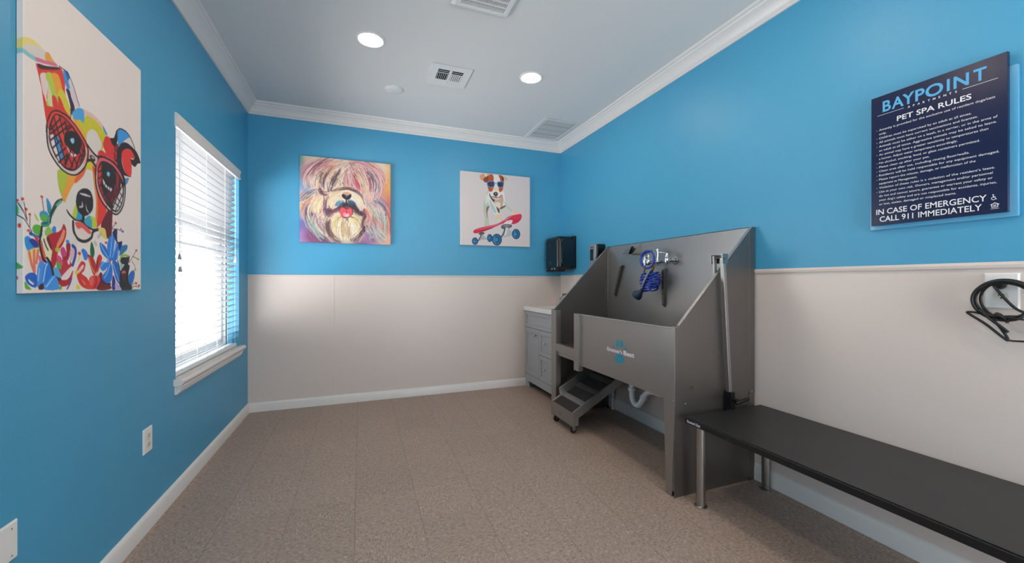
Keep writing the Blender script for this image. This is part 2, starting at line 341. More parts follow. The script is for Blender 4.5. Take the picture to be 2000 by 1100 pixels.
# ------------------------------------------------------------------ painted canvases
def raster(table, Wm, Hm, wrap, cell, bg, seed, soft):
    """paint the stroke table (millimetres on the canvas) into a grid of colours, one per grid vertex"""
    ss = 2; px = cell*1000/ss; x0 = -wrap*1000
    nx = int(round((Wm+2*wrap)/cell)); ny = int(round((Hm+2*wrap)/cell)); NX, NY = (nx+1)*ss, (ny+1)*ss
    I = np.empty((NY, NX, 3)); I[:] = [int(bg[i:i+2], 16)/255 for i in (0, 2, 4)]
    rg = random.Random(seed)
    def rgb(h): return np.array([int(h[i:i+2], 16)/255 for i in (0, 2, 4)])
    def win(P, pad):
        a = np.floor(P.min(0)-pad).astype(int); b = np.ceil(P.max(0)+pad).astype(int)+1
        return max(a[0], 0), max(a[1], 0), min(b[0], NX), min(b[1], NY)
    def to(P): return (np.asarray(P, float)-x0)/px-.5
    def fill(P, c, al):
        P = to(P); xa, ya, xb, yb = win(P, 1)
        if xb <= xa or yb <= ya: return
        X, Y = np.meshgrid(np.arange(xa, xb), np.arange(ya, yb)); ins = np.zeros(X.shape, bool); n = len(P)
        for i in range(n):
            (ax, ay), (bx, by) = P[i], P[(i+1) % n]
            if ay == by: continue
            ins ^= ((ay > Y) != (by > Y)) & (X < (bx-ax)*(Y-ay)/(by-ay)+ax)
        v = I[ya:yb, xa:xb]; v[ins] = v[ins]*(1-al)+c*al
    def stroke(P, c, w, al):
        P = to(P); r = w/px/2; xa, ya, xb, yb = win(P, r+2)
        if xb <= xa or yb <= ya: return
        X, Y = np.meshgrid(np.arange(xa, xb), np.arange(ya, yb)); D = np.full(X.shape, 1e9); n = len(P)-1
        for i in range(n):
            a, d = P[i], P[i+1]-P[i]; L2 = max((d*d).sum(), 1e-9)
            t = np.clip(((X-a[0])*d[0]+(Y-a[1])*d[1])/L2, 0, 1); D = np.minimum(D, np.hypot(X-a[0]-t*d[0], Y-a[1]-t*d[1]))
        k = np.clip(r-D+.5, 0, 1)[..., None]*al; v = I[ya:yb, xa:xb]; v[:] = v*(1-k)+c*k
    def sm(P, closed): return [(p.x, p.y) for p in spline([(x, y, 0) for x, y in P], 5, closed)]
    for ln in table.strip().split('\n'):
        q = ln.split(); kd = q[0]; P = [tuple(map(float, s.split(','))) for s in q[(6 if kd == 'H' else 4):]]
        if kd == 'F': fill(sm(P, True), rgb(q[1]), float(q[3]))
        elif kd == 'S': stroke(sm(P, False), rgb(q[1]), float(q[2]), float(q[3]))
        elif kd == 'E':
            (cx, cy), (rx, ry) = P; fill([(cx+rx*math.cos(a*PI/12), cy+ry*math.sin(a*PI/12)) for a in range(24)], rgb(q[1]), float(q[3]))
        elif kd == 'G':
            r = float(q[2])/px; C = to(P)[0]; xa, ya, xb, yb = win(np.array([C]), r*1.5)
            if xb > xa and yb > ya:
                X, Y = np.meshgrid(np.arange(xa, xb), np.arange(ya, yb)); d = np.hypot(X-C[0], Y-C[1])/r
                k = (np.clip(1.5-d, 0, 1)**2*float(q[3]))[..., None]; k = np.minimum(k*1.2, float(q[3])); v = I[ya:yb, xa:xb]; v[:] = v*(1-k)+rgb(q[1])*k
        elif kd == 'H':
            pal = q[1].split(','); w, al, n, spr = float(q[2]), float(q[3]), int(q[4]), float(q[5])
            for _ in range(n):
                off = rg.gauss(0, .5)*spr; ph = rg.random()*6; t0 = rg.random()*.5; t1 = t0+.3+rg.random()*.4; C = sm(P, False); m = len(C)
                C = C[int(t0*(m-1)):max(int(min(1, t1)*(m-1))+1, int(t0*(m-1))+3)]; Q = []
                for i in range(len(C)):
                    a = C[max(i-1, 0)]; e = C[min(i+1, len(C)-1)]; dx, dy = e[0]-a[0], e[1]-a[1]; ll = math.hypot(dx, dy) or 1
                    o = off+math.sin(ph+i*.55)*4; Q.append((C[i][0]-dy/ll*o, C[i][1]+dx/ll*o))
                if len(Q) > 1: stroke(Q, rgb(rg.choice(pal)), w*(.35+.5*rg.random()), al)
    for _ in range(soft):                                   # brushed-out paint: a light blur
        P = np.pad(I, ((1, 1), (1, 1), (0, 0)), 'edge'); I = (P[:-2, 1:-1]+P[2:, 1:-1]+P[1:-1, :-2]+P[1:-1, 2:]+2*I)/6
    I = I.reshape(ny+1, ss, nx+1, ss, 3).mean((1, 3))
    return np.where(I <= .04045, I/12.92, ((I+.055)/1.055)**2.4), nx, ny
def canvas(name, table, Wm, Hm, D, cell, org, ex, nrm, label, bg='e9dcd4', seed=1, gain=1.0, soft=0):
    """org: top-left front corner; ex: unit vector to the right; nrm: outward normal; sides are wrapped with the picture"""
    C, nx, ny = raster(table, Wm, Hm, D, cell, bg, seed, soft); C = np.clip(C*gain, 0, .93)
    org, ex, nrm = Vector(org), Vector(ex), Vector(nrm); org = org+nrm*.0015; base = org+ex*(Wm/2)-Vector((0, 0, Hm))-nrm*D
    X = np.arange(nx+1)*cell-D; Y = np.arange(ny+1)*cell-D
    def fold(A, L):
        p = np.clip(A, 0, L); return p, np.maximum(np.maximum(-A, A-L), 0)
    px_, dx = fold(X, Wm); py_, dy = fold(Y, Hm)
    U, V = np.meshgrid(px_, py_); DX, DY = np.meshgrid(dx, dy); dd = np.minimum(np.maximum(DX, DY), D)
    o = org-base; co = np.empty(((ny+1)*(nx+1), 3))
    for i in range(3): co[:, i] = (o[i]+ex[i]*U-nrm[i]*dd-(V if i == 2 else 0)).ravel()
    idx = np.arange((ny+1)*(nx+1)).reshape(ny+1, nx+1); q = np.stack([idx[:-1, :-1], idx[1:, :-1], idx[1:, 1:], idx[:-1, 1:]], -1)
    cor = (np.maximum(-X, X-Wm)[None, :] > 1e-6) & (np.maximum(-Y, Y-Hm)[:, None] > 1e-6)      # the folded corners are left out
    keep = ~(cor[:-1, :-1] | cor[1:, :-1] | cor[1:, 1:] | cor[:-1, 1:]); q = q[keep]
    me = bpy.data.meshes.new(name); nf = len(q); me.vertices.add(len(co)); me.vertices.foreach_set('co', co.ravel()); me.loops.add(nf*4); me.loops.foreach_set('vertex_index', q.ravel())
    me.polygons.add(nf); me.polygons.foreach_set('loop_start', np.arange(nf)*4); me.polygons.foreach_set('loop_total', np.full(nf, 4)); me.update(calc_edges=True)
    at = me.color_attributes.new('art', 'FLOAT_COLOR', 'POINT'); at.data.foreach_set('color', np.concatenate([C.reshape(-1, 3), np.ones((len(co), 1))], 1).ravel().astype(np.float32))
    bm = bmesh.new(); bm.from_mesh(me); bmesh.ops.delete(bm, geom=[v for v in bm.verts if not v.link_faces], context='VERTS'); bm.to_mesh(me); bm.free(); me.validate()
    me.materials.append(M['art']); ob = bpy.data.objects.new(name, me); COL.objects.link(ob); ob.location = base
    tag(ob, label, 'painting'); return ob
ART_TERRIER = '''
F e8d27a 0 1 -16,248 -2,233 32,220 65,222 71,228 43,234 16,247 -3,267 -16,278
F d9cfc6 0 1 -2,263 16,246 46,232 71,227 98,231 95,247 50,266 16,269
F e8a04c 0 1 87,233 101,224 119,237 138,245 107,252 86,252
S 8cc3c4 14 1 -19,279 -6,272 11,274 29,274 50,273
F d8708c 0 1 48,267 89,255 131,243 138,249 95,265 53,277
F dc3a32 0 1 47,283 65,286 151,248 165,259 176,286 177,323 212,385 177,398 131,393 101,432 92,448 80,400 71,352 63,330 57,312
F 4a2229 0 1 54,282 89,272 149,247 145,256 95,281 63,293
F e4cdc8 0 1 66,309 89,296 98,323 92,365 95,390 87,394 76,359 69,336
F b9c94a 0 1 87,298 114,284 131,325 144,374 92,394 98,358 95,324
F e2d9c8 0 0.7 89,327 98,318 114,351 122,379 101,388
F eba034 0 1 113,285 141,273 157,295 165,328 157,350 138,345 126,314
F d5c838 0 1 138,345 157,313 176,324 198,357 203,387 184,381 165,365 157,359
F dc3a32 0 1 116,354 133,352 143,377 122,388
F dc3a32 0 1 143,344 157,350 169,371 147,380
F dc3a32 0 1 78,367 84,373 93,395 83,404
F 3f8fd2 0 1 165,252 185,242 198,257 192,272 199,291 189,301 177,286
F 2b63b0 0 1 177,246 188,241 198,255 191,270 182,260
F dccbd0 0 1 195,270 208,271 245,335 229,346 205,311
F 3a2740 0 1 180,303 198,301 206,320 224,351 212,380 203,386 202,355 189,322
S 2b2223 3 1 147,244 184,245 212,270 248,334
F ded2cc 0 1 205,390 240,347 286,333 342,337 412,378 440,385 440,440 302,487 270,417
F e0d8d0 0 1 144,584 302,457 368,399 440,396 440,662 351,740 270,740 184,714
F e7a63c 0 1 212,389 240,383 278,414 306,445 294,479 278,469 251,428
F cfc52c 0 1 240,387 278,359 302,347 351,352 408,382 394,422 364,460 342,397 302,406 290,440 269,417
F ddd4cc 0 1 292,412 314,391 342,389 361,406 377,427 355,468 310,484 287,446
S e6b7a4 18 0.7 270,342 334,342 377,355
F 4fa4da 0 1 210,373 240,343 269,338 275,365 270,384 259,381 248,381 226,388
F 3f8ecb 0 1 381,355 393,357 414,376 400,378
F dc332e 0 1 403,386 432,384 462,403 490,390 478,434 481,472 509,501 536,544 468,479 426,465 386,469 355,478 358,458 380,448 402,451 385,428 389,409
F 8a2a2e 0 1 462,403 490,388 478,423 459,425
F 2b2223 0 1 432,384 456,374 471,346 484,333 482,375 468,404 447,404
F 3e97dc 0 1 483,338 506,320 546,319 575,335 546,354 506,383 487,392
F e2d6d2 0 1 546,350 579,335 612,370 638,390 580,365 519,377
S 2b2223 5 1 472,345 486,331 506,320 546,318 582,334 616,369
F e7cf4a 0 1 612,366 638,386 662,416 638,401
F 2b2223 0 1 484,407 513,377 546,364 587,367 632,380 662,416 638,427 616,447 589,443 573,424 602,420 609,404 573,386 546,390 520,414 511,449 536,490 582,498 573,502 513,504 481,474 476,434
F e83a34 0 1 514,415 546,390 582,384 612,403 609,414 577,422 589,446 582,497 538,490 514,452
S 2b2223 8 1 459,436 465,444
S 2b2223 8 1 462,452 468,461
S 2b2223 8 1 474,460 484,468
F 4c92c4 0 1 529,522 566,508 554,534 536,544
F b4c13a 0 1 143,584 198,584 191,614 177,636 167,671 157,663 144,634
F eca23a 0 1 198,584 240,574 270,546 294,525 270,566 219,613 184,667 177,683 162,679 165,653 177,631
F e86a34 0 1 226,592 270,546 290,531 270,571 229,608
F cfc330 0 1 278,542 294,515 318,509 337,521 337,554 314,542
F e63c30 0 1 321,525 342,537 351,588 386,617 408,656 403,689 381,720 351,745 334,742 342,715 351,666 338,601
F ea8a3a 0 1 321,538 334,560 351,640 351,713 338,720 342,652 330,592
F 5e1f26 0 1 431,652 440,684 440,767 412,775 381,741 390,708
F 2f9ec6 0 1 229,702 240,688 263,706 267,736 240,735 226,727
F bcc53a 0 1 212,719 229,680 239,691 232,726 219,729
F 3aa2be 0 1 272,730 302,709 322,718 326,748 302,751 274,745
F c2c93c 0 1 310,712 330,711 347,727 344,746 319,749 318,728
F 2b2223 0 1 230,666 240,637 270,617 306,617 324,645 322,682 298,706 270,715 244,705 233,687
F c9c2c2 0 1 249,638 278,634 310,637 302,641 263,642
F b9b2b2 0 1 263,664 268,683 251,690 246,685 259,680
F b9b2b2 0 1 282,668 290,687 302,700 286,693
S 2b2223 14 1 270,713 269,725 264,735
S 2b2223 7 1 184,710 203,725 233,737 264,735 286,749 324,757 361,749
F e5d5cc 0 1 219,743 263,741 310,765 302,789 270,802 237,793
F e4574c 0 1 226,744 263,741 311,765 303,776 270,762 259,759 240,764
S 2b2223 11 1 215,743 219,776 240,800 278,805 314,788 327,763 381,746
F dfd6d0 0 0.9 113,739 135,704 160,679 180,706 198,736 212,777 240,812 212,844 157,783 131,768 112,762
S 2b2223 8 1 160,678 135,692 114,726 98,756
S 52ad86 10 1 156,684 135,703 118,730 102,754
S 2b2223 6 1 133,705 113,735 107,762
F e2cf68 0 1 355,750 390,740 405,776 412,786 381,778
S aaa3a3 14 0.5 355,781 370,769
S aaa3a3 14 0.5 334,804 342,811
F 2b2223 0 1 90,455 102,422 117,403 137,391 163,388 194,391 231,407 271,434 294,456 298,484 291,521 269,553 231,581 192,587 153,578 118,554 97,526 90,486
F e04638 0 1 96,453 107,423 119,406 137,396 161,393 190,396 228,411 265,437 288,459 291,486 277,474 237,430 177,403 132,406 109,439 100,468
F dcc9c2 0 1 96,472 101,468 106,499 129,535 160,565 192,573 229,563 265,526 282,494 291,486 284,521 263,550 229,576 194,582 156,573 123,550 102,522
F f0978a 0 1 277,469 290,468 291,489 282,521 269,530 282,494
F 2b2223 0 1 102,475 109,441 125,411 147,401 179,403 222,422 257,444 278,467 279,499 260,534 233,559 196,569 165,566 133,547 111,519 102,496
F c8322e 0 1 106,473 114,442 128,414 146,406 177,407 216,425 251,447 271,470 272,500 255,532 231,556 196,565 168,561 138,544 116,517 106,494
F e4503f 0 0.8 129,415 146,407 170,433 174,492 153,469 139,445
F e2dad6 0 1 107,477 122,479 137,503 149,551 138,542 116,516
F 3b8fd0 0 1 122,484 143,477 158,507 168,533 156,546 139,522
F dfd8d5 0 1 137,542 142,536 154,549 146,552
S 2b2223 5.5 1 110,464 153,413
S 2b2223 5.5 1 109,479 177,416
S 2b2223 5.5 1 110,498 196,419
S 2b2223 5.5 1 117,522 153,486
S 2b2223 5.5 1 132,544 177,503
S 2b2223 5.5 1 146,559 185,523
S 2b2223 5.5 1 125,421 163,498
S 2b2223 5.5 1 149,407 170,458
S 2b2223 5.5 1 112,450 142,492
S 2b2223 5.5 1 125,483 153,550
S 2b2223 5.5 1 153,498 181,554
S 2b2223 5.5 1 174,556 188,527
S 2b2223 5.5 1 177,560 203,503
S 2b2223 5.5 1 203,563 226,516
S 2b2223 5.5 1 229,556 253,503
S 2b2223 5.5 1 253,529 273,476
S 2b2223 5.5 1 185,518 214,555
S 2b2223 5.5 1 214,512 237,547
S 2b2223 5.5 1 245,484 265,518
S 2b2223 5.5 1 253,445 269,503
S 2b2223 5.5 1 177,413 185,441
S 2b2223 5.5 1 188,437 207,420
S 2b2223 5.5 1 237,435 261,464
F 2b2223 0 1 171,469 177,451 192,440 210,433 235,433 253,453 255,481 239,506 214,503 185,494 172,484
F 8ccdea 0 1 202,463 220,456 220,470 212,476 204,472
F d8d2d0 0 1 186,493 199,508 214,511 230,507 229,514 210,521 189,504
S 2b2223 4 1 203,503 196,520
S 2b2223 4 1 218,508 216,519
F 2b2223 0 1 335,545 338,508 352,484 380,470 426,466 482,478 529,507 541,541 541,589 521,643 487,676 453,681 406,665 366,638 339,593
F dd5a66 0 1 343,543 347,506 359,486 380,476 421,473 468,483 509,508 526,537 500,514 456,490 414,484 375,491 353,524 352,577
F e79a94 0 1 343,546 352,538 353,577 375,612 403,641 403,656 369,630 346,589
F d5c9c5 0 1 530,544 534,591 514,640 484,670 455,674 414,661 411,648 444,665 474,667 503,644 526,603
F 2b2223 0 1 351,551 354,519 377,492 414,484 463,495 509,524 526,559 526,603 503,646 474,668 441,665 400,643 365,608 351,578
F a32b2e 0 1 355,550 358,523 377,501 380,544 375,586 403,634 368,605 355,576
F d84a40 0 1 357,549 359,526 369,513 370,546 365,581
F 6a2429 0 1 432,587 468,508 506,531 493,588 450,643 411,639 397,618
F 8f2d31 0 1 450,512 487,517 487,568 456,574
F d6cfcd 0 1 506,545 519,564 519,603 498,643 474,662 447,656 462,623 493,588 503,564
S 2b2223 5 1 355,537 375,525
S 2b2223 5 1 355,563 380,544
S 2b2223 5 1 361,589 386,569
S 2b2223 5 1 386,617 408,592
S 2b2223 5 1 444,661 519,546
S 2b2223 5 1 468,664 526,574
S 2b2223 5 1 456,631 500,645
S 2b2223 5 1 474,606 513,628
S 2b2223 5 1 493,581 522,600
S 2b2223 5 1 444,584 468,629
S 2b2223 5 1 408,592 432,646
S 2b2223 5 1 468,508 474,578
S 2b2223 5 1 500,529 493,574
S 2b2223 5 1 386,603 456,652
S 2b2223 5 1 420,638 456,574
F 2b2223 0 1 377,511 403,491 432,489 462,509 468,550 450,583 414,577 386,556
F 7cc4e6 0 1 410,524 423,519 430,526 423,537 411,535
F d6cfcd 0 1 383,555 391,561 411,576 443,580 433,592 398,581 387,573
S 2b2223 4 1 400,570 394,581
S 2b2223 4 1 414,577 411,589
S 2b2223 4 1 429,580 426,591
F dbb8ab 0 1 296,472 316,474 350,482 341,514 326,505 296,507
S 2b2223 8 1 292,455 313,468 348,480 380,471
S 2b2223 10 1 291,513 313,505 337,518
S 2b2223 6 1 297,471 295,511
F 2b2223 0 1 307,488 326,485 337,495 329,505 306,496
F d9c7bf 0 1 313,491 325,489 330,494 324,496
E d8392f 0 1 -13,712 3,5
E d8392f 0 1 -1,707 4,5
E d8392f 0 1 10,735 6,5
E d8392f 0 1 24,748 5,4
E d8392f 0 1 -8,785 4,7
E d8392f 0 1 19,797 6,4
E d8392f 0 1 -14,938 3,6
E d8392f 0 1 72,686 6,4
S 2b2223 2.6 1 -15,753 8,770 32,799
S 2b2223 2.6 1 -11,719 12,766
S 2b2223 2.6 1 2,716 14,768
S 2b2223 2.6 1 24,751 24,785
S 2b2223 2.6 1 73,691 80,727
F 4ea64e 0 1 -16,721 -10,734 -10,750 -16,750
F 4ea64e 0 1 -15,892 -7,899 0,908 -15,911
F 2c8fd0 0 1 92,686 109,701 113,717 103,735 95,723
F 2f8f6a 0 1 99,714 107,710 106,733 101,729
F b7c35e 0 1 41,741 51,749 60,764 48,759
E 3c93c8 0 1 82,743 20,15
E 5cb23c 0 1 81,751 16,12
E 5cb23c 0 1 55,790 21,16
F 3e9a62 0 1 70,766 103,758 103,772 75,779
F 2a4fa0 0 1 71,766 99,761 93,768 79,770
F 8fc255 0 1 84,800 93,779 107,776 116,793 103,808
F 3b86cf 0 1 77,795 103,775 82,792
F 3784d4 0 1 115,781 122,771 133,772 133,789 118,791
S 2d6cb8 9 1 32,806 55,812 71,803
E 2b4fae 0 1 28,805 7,6
F d63a34 0 1 40,811 53,814 62,825 57,838 48,825
F 2a8fd8 0 1 4,822 15,814 25,817 36,834 43,846 32,856 19,859 8,845
F 2b3f96 0 1 21,827 32,819 50,825 60,839 53,848 40,845 29,835
F edcf70 0 1 16,860 58,845 60,868 44,924 36,917 24,894
S e0746c 9 1 22,862 32,899 42,921
S e0746c 9 1 41,855 41,887 43,920
S e0746c 9 1 57,854 50,892
F e8708c 0 1 60,868 82,883 79,890 62,889
F e6e0b4 0 1 75,798 88,810 101,832 113,853 113,873 88,873 74,848
F c0362f 0 1 71,820 78,842 89,874 82,881 70,856
F e86838 0 1 72,831 80,853 88,873 79,866
S 27405e 5 1 80,817 88,835 98,849
F b8202b 0 1 92,810 117,793 140,788 158,776 169,757 181,774 179,798 163,829 144,848 136,883 120,909 111,884 116,847 101,832
F 6e1c22 0 1 92,810 101,808 111,828 115,850 101,833
F e88a82 0 1 136,830 153,801 169,774 174,787 159,818 140,840
S ee9a34 5 1 174,781 165,808 141,835
E b4bb2e 0 1 140,845 11,8
S 2b2223 8 1 72,779 68,802 64,824 66,848 77,878 90,887
F d0407c 0 1 153,845 169,834 186,857 192,876 167,874
F 9a1f2a 0 1 181,823 202,822 197,862 180,878 161,870 183,860
E 3a8ee0 0 1 188,814 9,6
F e2b4bc 0 1 200,844 218,834 216,866 200,879
S 2b4aa0 12 1 213,826 227,836 226,861 213,892
F c22838 0 1 136,863 161,875 191,875 208,892 191,922 167,936 149,917 140,894
F d8507c 0 1 136,863 157,870 165,893 144,891
F ecdada 0 1 186,881 193,875 200,885 193,892
F ecd4d4 0 1 161,933 174,920 206,898 200,919 176,940
F 5fae3a 0 1 136,885 149,888 159,897 153,909 137,901
F b8202b 0 1 130,929 144,927 161,943 191,939 215,910 202,952 174,965 149,959
F 54161c 0 1 130,929 144,927 157,940 149,948
S 2b4aa0 6 1 208,937 200,955 186,973
F 5fae3a 0 1 5,948 19,962 30,972 8,970
F 1f5fc0 0 1 6,936 19,924 39,922 52,933 52,963 37,966 15,955
F eef2f6 0 1 19,938 30,945 41,953 36,958 21,949
S 1f5fc0 3 1 20,940 38,953
F 4a8fe0 0 1 52,949 53,914 63,888 84,894 73,955 57,968
S 9cc8f0 4 1 57,946 62,908
F 2477d6 0 1 73,957 80,905 98,884 115,912 124,927 90,956
S a6d4f4 5 1 78,949 88,905 95,893
F 3f93e4 0 1 80,973 93,952 124,928 145,952 142,975
S a6d4f4 4 1 90,966 124,932
F 54a6e4 0 1 122,909 140,903 159,936 134,932 124,925
F 4a141a 0 1 60,963 71,955 80,960 78,973 60,973
S 2b2223 9 1 94,875 110,893 121,926
F 5fae3a 0 1 147,964 161,965 157,975 147,975
F 7a1c22 0 1 362,919 380,918 383,941 426,958 434,978 344,977
F d83430 0 1 233,916 257,878 281,885 273,910 261,921 290,936 301,958 285,974 249,957
F e8c4c4 0 1 237,914 265,889 271,898 245,919
F f0a46a 0 1 257,939 281,957 277,960
F e4cf50 0 1 233,960 245,962 253,975 233,975
S e4cf50 5 1 241,879 249,858
E e8cc3c 0 1 233,917 10,7
E d8392f 0 1 248,850 8,6
F 3a7fd8 0 1 258,838 273,832 293,847 290,869 275,871 265,852
F 17663a 0 1 315,802 333,836 322,865 307,841
F b8302c 0 1 294,850 325,862 342,888 348,910 330,926 311,899 298,871
S ee8a4a 6 1 300,863 311,892 333,916
F d8382f 0 1 342,887 351,857 364,846 379,859 365,890 351,915
F 8f2024 0 1 342,887 351,857 357,857 350,902
F e03a32 0 1 297,949 307,933 325,927 360,927 366,947 346,975 281,974
F e8685a 0 1 302,947 322,930 328,947 315,966
S 8f2024 5 1 342,930 344,952 333,972
E f0a8a0 0 1 346,922 10,6
S 2b2223 8 1 380,938 399,955 432,958
S 2b2223 7 1 369,952 350,975
F e2cf68 0 1 360,747 396,745 412,778 399,783 380,762
F 6a1f26 0 1 371,738 404,687 445,663 446,698 439,773 411,779 399,746
F 24275e 0 1 446,754 478,736 482,786 516,783 499,825 485,801 464,779
F 2f74cc 0 1 496,843 509,805 532,796 555,795 549,816
S 2a8a4e 9 1 540,801 512,833
F 5c1a20 0 1 426,777 441,775 431,788
F 2f80dc 0 1 426,865 414,842 412,805 426,775 446,764 463,779 456,816 441,864
F 2b74d4 0 1 437,861 462,815 473,793 489,798 488,844 468,864
F 2c6fcc 0 1 426,863 378,840 363,803 387,807 409,822
F 3584dc 0 1 427,868 397,866 378,873 365,890 380,908 407,899
F 2a74d4 0 1 429,871 407,905 379,928 387,945 416,956 441,942 447,899
F 2566c4 0 1 445,870 480,871 503,913 502,959 477,947 459,917
S 8cc6f4 4.5 1 431,853 439,805 445,772
S 8cc6f4 4.5 1 446,852 467,815 477,799
S 8cc6f4 4.5 1 419,856 392,832 371,808
S 8cc6f4 4.5 1 421,871 392,875 373,890
S 8cc6f4 4.5 1 431,879 416,909 395,935
S 8cc6f4 4.5 1 451,878 472,914 493,947
S 8cc6f4 4.5 1 483,862 485,826
S f2f6fa 6 1 387,870 407,868
E c22838 0 1 432,867 7,4
S 2b2223 6 1 484,865 493,886 504,916
F 2b2223 0 1 501,864 509,851 532,846 543,847 571,839 569,861 560,874 573,884 563,928 591,981 503,979 501,913 532,879 516,877
S 8cbf3e 9 1 499,864 509,845 537,838 561,842
F 8fc8b8 0 1 499,870 516,876 526,885 509,898 500,886
E d8605e 0 1 529,912 16,9
F 5a2026 0 1 515,919 546,915 537,940 526,945
F 2b2f86 0 1 444,947 451,923 467,944 467,979 445,979
F b9a8d8 0 1 467,951 488,962 509,979 467,978
S 2b2223 2.5 1 565,871 588,850 626,813
S 2b2223 2.5 1 595,840 639,848
S 2b2223 2.5 1 589,860 611,878 620,894
S 2b2223 2.5 1 446,736 469,714
S 2b2223 2.5 1 446,740 483,737 520,742
S 2b2223 2.5 1 584,972 601,960 620,953
S 2b2223 2.5 1 592,979 608,969 651,973
E dc4038 0 1 627,812 9,5
E dc4038 0 1 469,713 8,5
E dc4038 0 1 507,733 6,4
E dc4038 0 1 404,798 8,5
E dc4038 0 1 625,956 9,5
E dc4038 0 1 649,966 9,5
E dc4038 0 1 626,960 5,3
E 9ab23e 0 1 642,850 9,5
E 9ab23e 0 1 617,897 9,5
E 2f80c4 0 1 520,741 9,5
F 2a68c4 0 1 560,931 584,905 611,904 609,937 579,963
S 5a9a3e 5 1 611,921 601,947 586,963
'''
